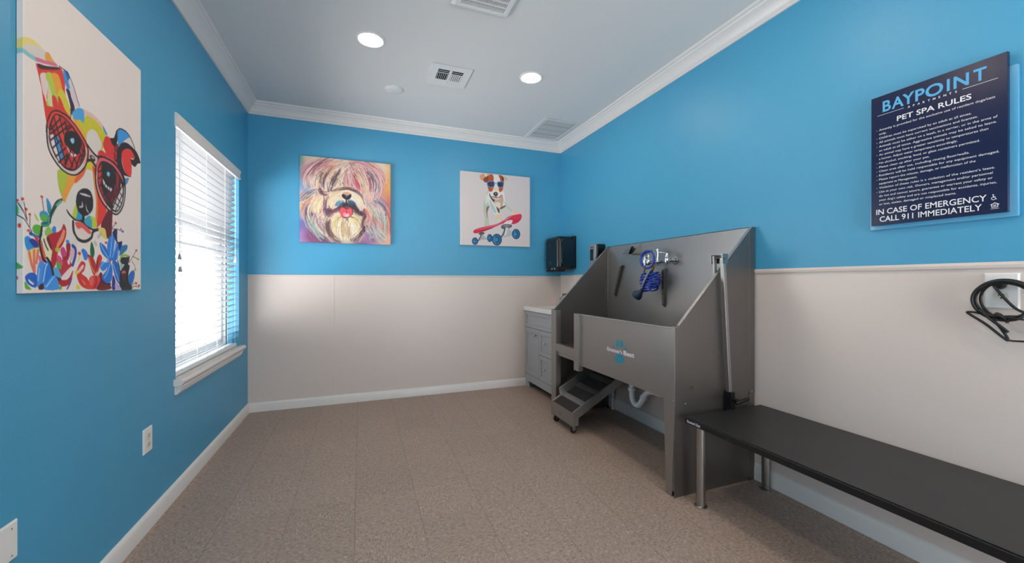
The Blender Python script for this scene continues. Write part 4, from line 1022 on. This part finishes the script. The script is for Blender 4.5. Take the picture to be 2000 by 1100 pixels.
def cord():
    t = thing('power_cord', (XR-.02, .722, 1.05), 'black power cord hanging in a tied coil from the outlet on the right wall', 'cord')
    xp = XR-.0085
    p = MB(); p.lathe([(.0, 0), (.014, 0), (.0155, -.006), (.0150, -.016), (.0120, -.024), (.0, -.025)], (xp-.001, .722, 1.152), 'x', 20); p.build('plug', 'rubber', t, smooth=40)
    A = lambda y, z, x=2.146: (x, y, z); c = MB(); r = .0042
    pts = [(xp-.022, .722, 1.152), (2.135, .727, 1.150), (2.128, .715, 1.132), (2.130, .695, 1.098), (2.132, .672, 1.068)]
    # loops of the hank
    rg = random.Random(4); cy, cz = .706, 1.100
    for k in range(4):
        ry, rz = .076-.007*(k % 3), .070-.004*((k*2) % 3); ox, oz = rg.uniform(-.004, .004), rg.uniform(-.004, .003)
        for i in range(16):
            a = math.radians(-35+22.5*i); pts.append((2.128+.0095*k+.003*math.sin(a*2), cy-ry*math.cos(a)+ox, cz+rz*math.sin(a)+oz))
    pts += [(2.145, .735, 1.036), (2.135, .716, 1.028)]
    c.tube(spline(pts, 4), r, 10)
    # tail loops below the tie
    c.tube(spline([(2.130, .705, 1.036), (2.128, .730, 1.040), (2.126, .765, 1.050), (2.126, .790, 1.051), (2.126, .785, 1.043), (2.128, .745, 1.010), (2.130, .712, .975), (2.130, .694, .958), (2.132, .694, .966), (2.136, .712, 1.000), (2.138, .726, 1.022), (2.136, .716, 1.034)], 5), r, 10)
    c.tube(spline([(2.120, .764, 1.058), (2.120, .755, 1.056), (2.122, .730, 1.028), (2.124, .704, 1.002), (2.126, .690, .986)], 5), r*1.05, 10)
    c.tube(spline([(2.130, .692, .958), (2.135, .675, .957), (2.14, .640, .962), (2.15, .60, .985), (2.155, .56, 1.03)], 5), r*.8, 10)
    c.build('cable', 'rubber', t, smooth=60)
    k = MB()
    for j, x in enumerate((2.122, 2.150)): k.tube(spline([(2.118, .712+.004*j, 1.046), (2.122, .700, 1.036), (2.140, .698, 1.022), (2.160, .704, 1.024), (2.162, .716, 1.040), (2.140, .720, 1.050)], 5, True), .0046, 8, closed=True)
    k.tube(spline([(2.124, .718, 1.040), (2.118, .690, 1.038), (2.122, .655, 1.034), (2.13, .62, 1.03)], 5), .003, 8)
    k.build('tie', 'rubber', t, smooth=60)
cord()
# ------------------------------------------------------------------ dispensers
def towel():
    t = thing('paper_towel_dispenser', (XR, 3.945, 1.28), 'black rounded paper towel dispenser on the right wall by the back corner', 'dispenser')
    MB().box(1.952, 2.168, 3.785, 4.105, 1.285, 1.655).build('body', 'black_plastic', t, bevel=.048, seg=6)
    MB().box(2.145, 2.1795, 3.782, 4.108, 1.305, 1.658).build('back_plate', 'black_plastic', t, bevel=.006)
    MB().prism(rrect(1.998, 2.150, 1.325, 1.640, .055), 'y', 3.779, 3.80).build('side_window', 'smoke', t, bevel=.004)
    MB().box(1.965, 2.06, 3.81, 4.085, 1.272, 1.300).build('paper_chute', 'dark', t, bevel=.006)
    l = MB(); X = 1.9513
    P = lambda pts: l.add([(X, y, z) for y, z in pts], [tuple(range(len(pts)))])
    P([(3.972, 1.545), (3.957, 1.545), (3.957, 1.549), (3.972, 1.549)]); P([(3.968, 1.551), (3.961, 1.551), (3.961, 1.562), (3.968, 1.562)]); P([(3.964+.0045*math.cos(a*PI/4), 1.568+.0045*math.sin(a*PI/4)) for a in range(8)])
    l.build('logo_print', 'grey_plastic', t, smooth=0); l = MB()
    P([(3.972, 1.372), (3.932, 1.372), (3.932, 1.378), (3.972, 1.378)]); P([(3.956, 1.352), (3.945, 1.352), (3.945, 1.362), (3.956, 1.362)])
    l.build('logo_print', 'grey_plastic', t, smooth=0)
    for y in (3.93, 3.86): MB().lathe([(0, -.002), (.010, -.002), (.011, .002), (.0, .002)], (1.956, y, 1.303), 'x', 16).build('sensor_button', 'chrome', t)
towel()
def soap():
    t = thing('soap_dispenser', (XR, 3.29, 1.27), 'slim black and silver soap dispenser on the right wall behind the dog wash tub', 'dispenser')
    MB().box(2.083, 2.1795, 3.232, 3.352, 1.270, 1.522).build('body', 'black_plastic', t, bevel=.012, seg=4)
    MB().box(2.068, 2.090, 3.238, 3.346, 1.272, 1.520).build('front_cover', 'grey_plastic', t, bevel=.009, seg=4)
    MB().prism(rrect(3.270, 3.325, 1.365, 1.476, .010), 'x', 2.0655, 2.072).build('level_window', 'smoke', t, bevel=.0015)
    MB().box(2.0672, 2.072, 3.272, 3.322, 1.488, 1.496).build('logo_print', 'dark', t)
soap()
# ------------------------------------------------------------------ vanity in the corner
def vanity():
    fx, y0, y1, zt = 1.727, 3.380, 4.138, .842
    t = thing('vanity_cabinet', ((fx+XR)/2, (y0+y1)/2, 0), 'grey shaker vanity cabinet in the back right corner beside the dog wash tub', 'cabinet')
    MB().box(fx+.018, XR-.016, y0, y1-.015, .145, zt).build('carcass', 'cab', t, bevel=.001)
    b = MB(); b.box(fx+.004, fx+.022, y0, y1, .068, .145); 
    for a, c in ((y0, y0+.085), (y1-.085, y1)): b.box(fx+.004, fx+.022, a, c, 0, .068)
    for a in (y0, y1-.030): b.box(fx+.022, XR-.016, a, a+.015, 0, .145)
    b.build('plinth', 'cab', t, bevel=.001)
    MB().box(fx+.09, fx+.10, y0+.016, y1-.032, 0, .145).build('toe_kick', 'dark', t)
    def front(nm, a, c, z0, z1, rail=.045, knob=None):
        f = MB(); x0, x1 = fx, fx+.018
        f.box(x0, x1, a, a+rail, z0, z1).box(x0, x1, c-rail, c, z0, z1).box(x0, x1, a+rail, c-rail, z0, z0+rail).box(x0, x1, a+rail, c-rail, z1-rail, z1).box(x0+.008, x1, a+rail, c-rail, z0+rail, z1-rail)
        o = f.build(nm, 'cab', t, bevel=.0012)
        if knob: MB().lathe([(0, 0), (.0055, 0), (.005, -.010), (.006, -.013), (.013, -.018), (.0145, -.023), (.011, -.028), (0, -.029)], (fx, *knob), 'x', 20).build('knob', 'chrome', o, smooth=45)
    front('false_drawer_front', y0+.004, y1-.006, .664, .836, .036); front('door', 3.765, y1-.006, .150, .658, .046, (3.838, .594))
    front('drawer', y0+.004, 3.759, .408, .658, .042, (3.605, .541)); front('drawer', y0+.004, 3.759, .150, .402, .042, (3.605, .276))
    c = MB(); c.box(1.712, XR-.0005, 3.370, YB-.0005, zt, .888)
    t2 = tag(c.build('countertop', 'counter', None, bevel=.005), 'white vanity countertop on the grey corner cabinet', 'countertop')
    t3 = thing('vanity_faucet', (2.085, 3.76, .888), 'brushed metal curved faucet on the white vanity countertop, mostly hidden behind the tub', 'faucet')
    MB().lathe([(0, 0), (.026, 0), (.026, .006), (.016, .012), (.013, .05), (0, .05)], (2.085, 3.76, .888), n=24).build('base', 'nickel', t3, smooth=40)
    MB().tube(spline([(2.085, 3.76, .93), (2.083, 3.76, .985), (2.06, 3.76, 1.020), (2.02, 3.76, 1.027), (1.985, 3.76, 1.010), (1.965, 3.76, .972)], 6), .0125, 14).build('spout', 'nickel', t3, smooth=60)
vanity()

# ------------------------------------------------------------------ stainless dog wash tub
X0, X1, Y0, Y1 = 1.575, 2.168, 1.690, 3.165; ZL, ZT = .918, 1.487; XB = 2.150
def tub():
    t = thing('dog_wash_tub', ((X0+X1)/2, (Y0+Y1)/2, 0), 'large stainless steel dog wash tub with sloping sides against the right wall', 'tub')
    # side panels: upper skins and the legs they are screwed to
    sz = lambda x: ZL+.006+(x-1.602)*(ZT-ZL-.006)/(XB-1.602)
    up = [(X0, .52), (2.124, .52), (2.124, sz(2.124)), (1.602, ZL+.006), (X0, ZL)]; strip = [(2.1255, 0), (X1, 0), (X1, ZT), (XB, ZT), (2.1255, sz(2.1255))]
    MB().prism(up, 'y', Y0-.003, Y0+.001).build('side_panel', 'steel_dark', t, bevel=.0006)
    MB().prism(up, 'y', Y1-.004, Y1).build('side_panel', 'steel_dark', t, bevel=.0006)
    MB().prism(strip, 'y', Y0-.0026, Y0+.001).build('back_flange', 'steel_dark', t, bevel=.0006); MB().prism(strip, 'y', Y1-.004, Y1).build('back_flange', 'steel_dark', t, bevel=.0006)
    lo = [(X0, 0), (2.124, 0), (2.124, .56), (X0, .56)]
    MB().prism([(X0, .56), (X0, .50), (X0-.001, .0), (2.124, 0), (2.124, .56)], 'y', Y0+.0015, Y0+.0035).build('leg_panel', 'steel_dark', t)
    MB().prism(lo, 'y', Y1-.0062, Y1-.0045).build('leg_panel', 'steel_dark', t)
    # corner legs on the front
    l = MB(); l.prism([(Y0-.003, ZL), (Y0-.003, .505), (Y0+.020, 0), (Y0+.062, 0), (Y0+.080, .505), (Y0+.080, ZL)], 'x', X0-.003, X0); l.build('leg', 'steel', t, bevel=.0006)
    l = MB(); l.box(X0-.003, X0, Y1-.088, Y1, 0, ZL).box(X0, X0+.045, Y1-.088, Y1-.086, .0, ZL); l.build('leg', 'steel', t, bevel=.0006)
    # front apron with rolled lip and the raised entry jamb
    ap = MB(); ap.box(X0+.010, X0+.013, Y0+.078, 2.690, .515, ZL-.01); ap.build('apron', 'steel', t)
    tb = MB(); tb.box(X0-.004, X0+.022, Y0+.010, 2.235, ZL-.012, ZL-.002).box(X0-.004, X0+.022, 2.238, 2.747, ZL-.012, ZL-.002); tb.build('apron_lip', 'steel_lip', t, bevel=.002)
    j = MB(); j.box(X0-.012, X0-.008, 2.684, 2.752, .472, ZL-.004).box(X0-.012, X0+.030, 2.682, 2.686, .472, ZL-.004).box(X0-.012, X0+.030, 2.749, 2.752, .472, ZL-.004); j.build('entry_jamb', 'steel', t, bevel=.0008)
    s = MB(); s.box(X0-.003, X0, 2.752, Y1-.088, .568, .632).box(X0-.003, X0+.03, 2.752, Y1-.088, .629, .632).box(X0+.014, X0+.017, 2.752, Y1-.088, .530, .575); s.build('entry_sill', 'steel', t, bevel=.0006)
    # back splash, floor of the basin, sloped edges
    MB().box(XB, XB+.003, Y0+.001, Y1-.004, .50, ZT).box(XB, X1+.010, Y0-.003, Y1, ZT-.003, ZT).build('back_panel', 'steel', t)
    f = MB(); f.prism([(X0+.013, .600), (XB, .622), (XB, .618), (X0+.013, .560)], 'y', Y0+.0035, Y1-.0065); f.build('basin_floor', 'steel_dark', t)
    d = Vector((XB-1.602, 0, ZT-ZL-.006)).normalized(); n = Vector((-d.z, 0, d.x)); a, b = Vector((1.602, 0, ZL+.006)), Vector((XB, 0, ZT))
    for ya, yb in ((Y0-.004, Y0+.014), (Y1-.018, Y1+.001)):
        e = MB(); q = [a+n*.0005, b+n*.0005, b+n*.0035, a+n*.0035]; e.prism([(p.x, p.z) for p in q], 'y', ya, yb)
        e.box(X0-.004, 1.602, ya, yb, ZL+.0005, ZL+.0045)
        e.build('sloped_edge', 'steel_lip', t, bevel=.0008)
    MB().box(XB-.0035, XB-.0005, Y1-.012, Y1-.007, .63, ZT-.006).build('corner_seam', 'steel_lip', t)
    # soap shelf folded from sheet in the upper part of the splash
    g = MB(); g.prism([(XB-.0005, 1.481), (XB-.0005, 1.386), (2.054, 1.386)], 'y', 2.676, 2.679)
    g.add([(XB-.0005, 2.676, 1.386), (2.054, 2.676, 1.386), (2.054, 2.72, 1.386), (XB-.0005, 2.93, 1.405), (XB-.0005, 2.676, 1.389), (2.054, 2.676, 1.389), (2.054, 2.72, 1.389), (XB-.0005, 2.93, 1.408)], [(0, 1, 2, 3), (4, 5, 6, 7), (0, 1, 5, 4), (1, 2, 6, 5), (2, 3, 7, 6), (3, 0, 4, 7)])
    g.add([(2.054, 2.722, 1.389), (XB-.0005, 2.80, 1.468), (XB-.0005, 2.93, 1.408), (2.056, 2.722, 1.391), (XB, 2.80, 1.471), (XB, 2.93, 1.411)], [(0, 1, 2), (3, 4, 5), (0, 1, 4, 3), (1, 2, 5, 4), (2, 0, 3, 5)])
    g.build('soap_shelf', 'steel', t, smooth=20)
    # perforated tether bars on the splash
    for (ya, za), (yb, zb), w in (((2.921, 1.309), (3.022, 1.03), .012), ((2.395, 1.262), (2.408, .971), .013)):
        b_ = MB(); b_.add([(XB-.0005, ya-w, za), (XB-.0005, ya+w, za), (XB-.0005, yb+w*.7, zb), (XB-.0005, yb-w*.7, zb), (XB-.030, ya-w, za-.008), (XB-.030, ya+w, za-.008), (XB-.022, yb+w*.7, zb+.02), (XB-.022, yb-w*.7, zb+.02)], [(0, 1, 2, 3), (4, 5, 6, 7), (0, 1, 5, 4), (1, 2, 6, 5), (2, 3, 7, 6), (3, 0, 4, 7)])
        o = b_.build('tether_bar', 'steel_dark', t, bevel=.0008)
        for i in range(7):
            k = (i+.5)/7; y, z = ya+(yb-ya)*k, za+(zb-za)*k; MB().lathe([(0, 0), (.0042, 0), (.0042, -.0006), (0, -.0006)], (XB-.0302+.007*k, y, z), 'x', 10).build('slot', 'dark', o, smooth=0)
    # screws, feet, decal
    for p, ax, sg in (((X0-.003, Y0+.010, .517), 'x', -1), ((1.645, Y0-.003, .500), 'y', -1), ((2.147, Y0-.0026, .520), 'y', -1)):
        MB().lathe([(0, sg*.004), (.0035, sg*.0033), (.006, 0)], p, ax, 14).build('screw', 'screw', t)
    MB().lathe([(0, 0), (.013, 0), (.011, .0004), (0, .0004)], (1.690, Y0-.0034, .585), 'y', 9).build('rust_mark', 'rust', t)
    for x, y in ((X0+.018, Y0+.035), (X0+.018, Y1-.04), (X1-.03, Y0+.03), (X1-.03, Y1-.03)): MB().cyl((x, y, 0), (x, y, .012), .014, 14).build('foot', 'tire', t)
    XD = X0+.0092; dc = MB()
    def patch(P, k=5): q = spline([(y, z, 0) for y, z in P], k, True); dc.add([(XD, p.x, p.y) for p in q], [tuple(range(len(q)))])
    patch([(2.2115, .784), (2.2056, .7764), (2.1975, .7722), (2.1988, .7444), (2.2079, .732), (2.2241, .7309), (2.2311, .7479), (2.2218, .7714)]); patch([(2.1707, .7869), (2.1627, .7797), (2.1538, .762), (2.156, .7454), (2.1694, .7339), (2.1842, .7356), (2.1851, .7547), (2.1806, .7772)])
    patch([(2.2195, .6887), (2.1716, .6911), (2.1627, .6793), (2.1472, .6658), (2.1516, .6434), (2.1672, .6336), (2.1988, .6289), (2.2311, .6339), (2.2381, .6548), (2.2241, .6685)])
    for y, z in ((2.2556, .729), (2.1297, .7333)): patch([(y+.009, z), (y, z+.010), (y-.009, z), (y, z-.010)])
    dc.build('paw_decal', 'teal', t, smooth=0)
    def lettering(nm, m, bold, x):
        w = MB(); base = lambda a, b: (x, 2.336-a, .6905+b)
        text_mesh(w, [("Groomer's", 0, .002, .026, .175, bold, 'l'), ('Best', .188, .001, .029, .110, bold, 'l')], base); w.build(nm, m, t, smooth=0)
    lettering('decal_outline', 'pink', .13, XD-.0003); lettering('decal_lettering', 'letter_white', .045, XD-.0006)
tub()
def tub_faucet():
    t = thing('tub_faucet', (XB, 2.40, 1.32), 'chrome wall faucet with lever handles on the splash of the dog wash tub', 'faucet')
    for i, y in enumerate((2.300, 2.500)):
        MB().lathe([(0, -.0005), (.030, -.0005), (.028, -.006), (.014, -.012), (.0, -.012)], (XB, y, 1.319), 'x', 28).build('flange', 'chrome', t, smooth=40)
        MB().cyl((XB-.01, y, 1.319), (2.080, y, 1.319), .011, 16).cyl((2.125, y, 1.319), (2.105, y, 1.319), .016, 6).build('inlet_pipe', 'chrome', t, smooth=40)
        MB().lathe([(0, -.030), (.013, -.028), (.017, -.018), (.017, .022), (.014, .032), (.010, .036), (.010, .050), (0, .050)], (2.072, y, 1.319), 'z', 20).build('valve_body', 'chrome', t, smooth=40)
        if i == 0: MB().tube([(2.072, y, 1.368), (2.070, y+.012, 1.372), (2.062, y+.040, 1.378), (2.055, y+.068, 1.380)], [.009, .008, .0065, .007], 12, flat=.6).build('lever_handle', 'chrome', t, smooth=60)
    MB().cyl((2.072, 2.300, 1.315), (2.072, 2.500, 1.308), .011, 16).build('bridge', 'chrome', t, smooth=40)
    c = MB(); c.cyl((2.068, 2.392, 1.312), (2.066, 2.388, 1.395), .008, 14).lathe([(0, 0), (.010, 0), (.012, .006), (.010, .016), (0, .018)], (2.066, 2.388, 1.395), n=16).cyl((2.066, 2.370, 1.393), (2.066, 2.406, 1.393), .0045, 10).build('stop_valve', 'chrome', t, smooth=40)
    MB().tube(spline([(2.060, 2.500, 1.330), (2.052, 2.512, 1.340), (2.048, 2.514, 1.368), (2.048, 2.500, 1.388), (2.046, 2.470, 1.393), (2.044, 2.430, 1.394)], 6), .0105, 14).cyl((2.048, 2.514, 1.335), (2.046, 2.514, 1.288), .013, 16).build('outlet_elbow', 'chrome', t, smooth=60)
tub_faucet()
def hose():
    t = thing('spray_hose', (2.05, 2.46, 1.17), 'coiled blue spray hose with hand sprayer hanging from the tub faucet', 'hose')
    h = MB(); r = .0062
    h.tube(spline([(2.030, 2.46+.078*math.sin(a), 1.332+.066*math.cos(a)) for a in [2*PI*i/14 for i in range(14)]], 4, True), r, 10, closed=True)
    h.tube(spline([(2.024, 2.452+.072*math.sin(a), 1.328+.064*math.cos(a)) for a in [2*PI*i/14-.3 for i in range(13)]], 4), r, 10)
    pts = [(2.046, 2.514, 1.262), (2.046, 2.516, 1.245), (2.050, 2.505, 1.225)]; n = 7
    for i in range(n*14):
        a = 2*PI*i/14+1.2; k = i/(n*14); ty = .10*math.sin(k*9+.5); ry = .060+.040*math.sin(PI*min(1, k*1.25)); cz = 1.215-.105*k
        y = 2.462+ry*math.cos(a); pts.append((2.058+.050*math.sin(a), y, cz+(y-2.462)*(-.62+1.35*k)*(1 if math.cos(a) < 0 else -1)*.55+.010*math.sin(a)))
    pts += [(2.050, 2.440, 1.13), (2.040, 2.425, 1.20), (2.038, 2.412, 1.245)]
    h.tube(spline(pts, 3), r, 10); h.build('hose', 'hose', t, smooth=60)
    for y, z, q in ((2.514, 1.272, 0), (2.413, 1.272, .006)): MB().tube([(2.046, y+q, z-.024), (2.046, y+q, z-.010), (2.045, y, z), (2.045, y, z+.022)], [.009, .0115, .0115, .009], 12).build('brass_fitting', 'brass', t, smooth=40)
    s = MB().tube([(2.040, 2.416, 1.252), (2.034, 2.424, 1.236), (2.024, 2.440, 1.205), (2.016, 2.470, 1.150), (2.012, 2.492, 1.112), (2.008, 2.508, 1.085)], [.009, .012, .016, .016, .017, .014], 14, flat=.75).build('sprayer_handle', 'navy_rubber', t, smooth=60)
    MB().tube([(2.020, 2.422, 1.245), (2.006, 2.432, 1.215), (1.998, 2.460, 1.160), (1.996, 2.482, 1.112)], [.009, .015, .014, .009], 12, flat=.6).build('trigger', 'grey_plastic', s, smooth=60)
    d = Vector((-.012, .050, -.042)).normalized(); p = Vector((2.010, 2.500, 1.092))
    MB().tube([p, p+d*.018, p+d*.038, p+d*.058, p+d*.066], [.015, .022, .036, .041, .038], 24).build('spray_head', 'navy_rubber', s, smooth=50)
hose()
# ------------------------------------------------------------------ pull-out steps under the tub
def steps():
    fx, ya, yb = 1.500, 2.660, 3.012; t = thing('pet_steps', (fx+.2, (ya+yb)/2, 0), 'stainless pull-out pet steps on casters tucked under the dog wash tub', 'steps')
    zs = lambda x: .166+.565*(x-fx)
    MB().box(fx, fx+.003, ya, yb, .060, .166).build('front_panel', 'steel', t, bevel=.0008)
    for y, e in ((ya, .0005), (yb-.014, .062)):
        P = [(fx+.0035, .167), (1.572, zs(1.572)), (1.566, zs(1.566)+e), (2.04, zs(2.04)+e), (2.04, zs(2.04)-.072), (1.552, .122), (1.552, .066), (fx+.0035, .060)]
        MB().prism(P, 'y', y, y+.014).build('side_rail', 'steel', t, bevel=.001)
    sl = Vector((1, 0, .565)).normalized(); nr = Vector((-sl.z, 0, sl.x)); o = Vector((fx+.003, 0, .158))
    def pl(a, b_, d0, d1):
        p = [o+sl*a+nr*d0, o+sl*b_+nr*d0, o+sl*b_+nr*d1, o+sl*a+nr*d1]; return [(q.x, q.z) for q in p]
    s = 0
    for k in range(4):
        MB().prism(pl(s, s+.098, -.012, -.006), 'y', ya+.014, yb-.014).build('tread', 'tread', t)
        MB().prism(pl(s+.098, s+.146, -.010, -.003), 'y', ya+.014, yb-.014).build('step_nosing', 'steel', t); s += .146
    for y in (ya+.035, yb-.035):
        f = MB(); f.box(1.506, 1.546, y-.018, y+.018, .058, .062).box(1.512, 1.540, y-.014, y-.011, .026, .058).box(1.512, 1.540, y+.011, y+.014, .026, .058); c = f.build('caster', 'nickel', t)
        MB().lathe([(0, -.010), (.010, -.010), (.010, -.008), (.024, -.008), (.026, -.005), (.026, .005), (.024, .008), (.010, .008), (.010, .010), (0, .010)], (1.526, y, .026), 'y', 24).build('wheel', 'tire', c, smooth=40)
        MB().lathe([(0, -.0150), (.007, -.0145), (.008, -.011), (.008, .011), (.007, .0145), (0, .0150)], (1.526, y, .026), 'y', 16).build('hub', 'nickel', c)
    d = MB(); q = spline([(2.874, .090, 0), (2.854, .087, 0), (2.851, .099, 0), (2.856, .112, 0), (2.861, .130, 0), (2.867, .114, 0), (2.873, .102, 0)], 4, True); d.add([(fx-.0004, p.x, p.y) for p in q], [tuple(range(len(q)))]); d.build('paw_decal', 'teal', t, smooth=0)
steps()
# ------------------------------------------------------------------ plumbing under the tub
def drain():
    t = thing('drain_pipe', (1.96, 2.50, .55), 'white plastic drain pipe with a U-bend under the dog wash tub', 'pipe')
    P = spline([(1.95, 2.54, .560), (1.95, 2.54, .40), (1.95, 2.54, .300), (1.95, 2.534, .262), (1.95, 2.507, .235), (1.95, 2.472, .232), (1.95, 2.443, .252), (1.952, 2.415, .293), (1.954, 2.388, .334), (1.955, 2.350, .362), (1.956, 2.30, .375), (1.958, 2.20, .380), (1.99, 2.06, .382), (2.10, 1.96, .382), (XR-.001, 1.93, .382)], 6)
    MB().tube(P, .0205, 18).build('pipe', 'pvc', t, smooth=60)
    MB().lathe([(.0, 0), (.022, 0), (.029, .004), (.029, .020), (.022, .026), (.0, .026)], (1.95, 2.54, .325), n=12).build('coupling_nut', 'pvc', t, smooth=20)
    a = Vector((1.952, 2.412, .297)); d = Vector((.002, -.027, .041)).normalized(); MB().tube([a-d*.003, a+d*.002, a+d*.018, a+d*.023], [.022, .028, .028, .022], 12).build('coupling_nut', 'pvc', t, smooth=20)
    a = Vector((1.957, 2.25, .378)); d = Vector((.0, -1, .05)).normalized(); MB().tube([a, a+d*.004, a+d*.02, a+d*.024], [.022, .0265, .0265, .022], 12).build('coupling_nut', 'pvc', t, smooth=20)
    t = thing('wall_pipe', (XR-.03, 3.075, 0), 'slim vertical white pipe on the wall under the tub, behind the pet steps', 'pipe')
    MB().cyl((XR-.030, 3.075, 0), (XR-.030, 3.075, .56), .0135, 16).build('pipe', 'pvc', t, smooth=40)
    MB().lathe([(.0, 0), (.018, 0), (.018, .04), (.0, .04)], (XR-.030, 3.075, .165), n=16).build('coupling', 'pvc', t, smooth=40)
drain()
# ------------------------------------------------------------------ grooming bench and arm
def bench():
    x0, x1, y0, y1, z0, z1 = 1.600, 2.162, .30, 1.645, .418, .453
    t = thing('grooming_bench', ((x0+x1)/2, (y0+y1)/2, 0), 'low black grooming bench with round steel legs along the right wall', 'bench')
    tp = MB().box(x0+.004, x1, y0, y1, z1-.004, z1).build('table_top', 'bench', t, bevel=.0015)
    MB().box(x0, x1, y0-.001, y1+.001, z0, z1-.0045).build('edge_band', 'bench_edge', t, bevel=.004, seg=3)
    w = MB(); text_mesh(w, [("Groomer's Best", 0, 0, .0145, .088, .06, 'l')], lambda a, b: (x0-.0006, 1.630-a, .4265+b)); w.build('edge_lettering', 'lilac', t, smooth=0)
    for x, y in ((1.646, 1.583), (2.125, 1.583), (1.646, .372), (2.125, .372)):
        l = MB(); l.lathe([(0, .0), (.031, .0), (.031, .006), (.027, .009), (.0228, .010), (.0228, z0-.006), (.034, z0-.006), (.034, z0), (0, z0)], (x, y, 0), n=28); l.build('leg', 'nickel', t, smooth=40)
bench()
def arm():
    t = thing('grooming_post', (1.94, 1.64, .453), 'upright steel grooming post clamped to the bench end beside the tub', 'post')
    yb = 1.660; A, B = Vector((1.937, yb, .50)), Vector((1.886, yb, 1.300)); ux = Vector((1, 0, .064)).normalized(); b = MB()
    P = [A-ux*.011, A+ux*.011, B+ux*.011, B-ux*.011]; b.prism([(p.x, p.z) for p in P], 'y', yb-.011, yb+.011); b.build('post', 'steel', t, bevel=.002)
    h = MB(); h.prism([(1.868, 1.263), (1.904, 1.266), (1.906, 1.320), (1.866, 1.318)], 'y', yb-.017, yb-.012).prism([(1.868, 1.263), (1.904, 1.266), (1.906, 1.320), (1.866, 1.318)], 'y', yb+.060, yb+.065).prism([(1.866, 1.314), (1.906, 1.316), (1.906, 1.320), (1.866, 1.318)], 'y', yb-.012, yb+.060).prism([(1.902, 1.267), (1.906, 1.267), (1.906, 1.316), (1.902, 1.316)], 'y', yb-.012, yb+.060)
    h.build('hinge_bracket', 'nickel', t)
    MB().cyl((1.884, yb-.024, 1.298), (1.884, yb+.070, 1.298), .006, 12).build('hinge_pin', 'screw', t)
    MB().prism([(1.872, 1.31), (1.892, 1.31), (1.906, .80), (1.886, .80)], 'y', yb+.046, yb+.058).build('folded_arm', 'steel', t, bevel=.0015)
    c = MB(); c.box(1.923, 1.953, 1.636, 1.682, .4535, .548).box(1.923, 1.953, 1.648, 1.682, .385, .454).box(1.923, 1.953, 1.600, 1.682, .375, .390); c.build('clamp', 'black_plastic', t, bevel=.003)
    k = MB(); k.cyl((1.938, 1.637, .508), (1.938, 1.598, .508), .009, 12).tube([(1.905, 1.592, .502), (1.930, 1.590, .508), (1.965, 1.586, .516), (1.990, 1.584, .520)], [.008, .011, .009, .008], 12); k.build('clamp_knob', 'black_plastic', t, smooth=50)
    MB().cyl((1.938, 1.632, .3755), (1.938, 1.632, .4175), .006, 10).build('clamp_screw', 'nickel', t)
arm()
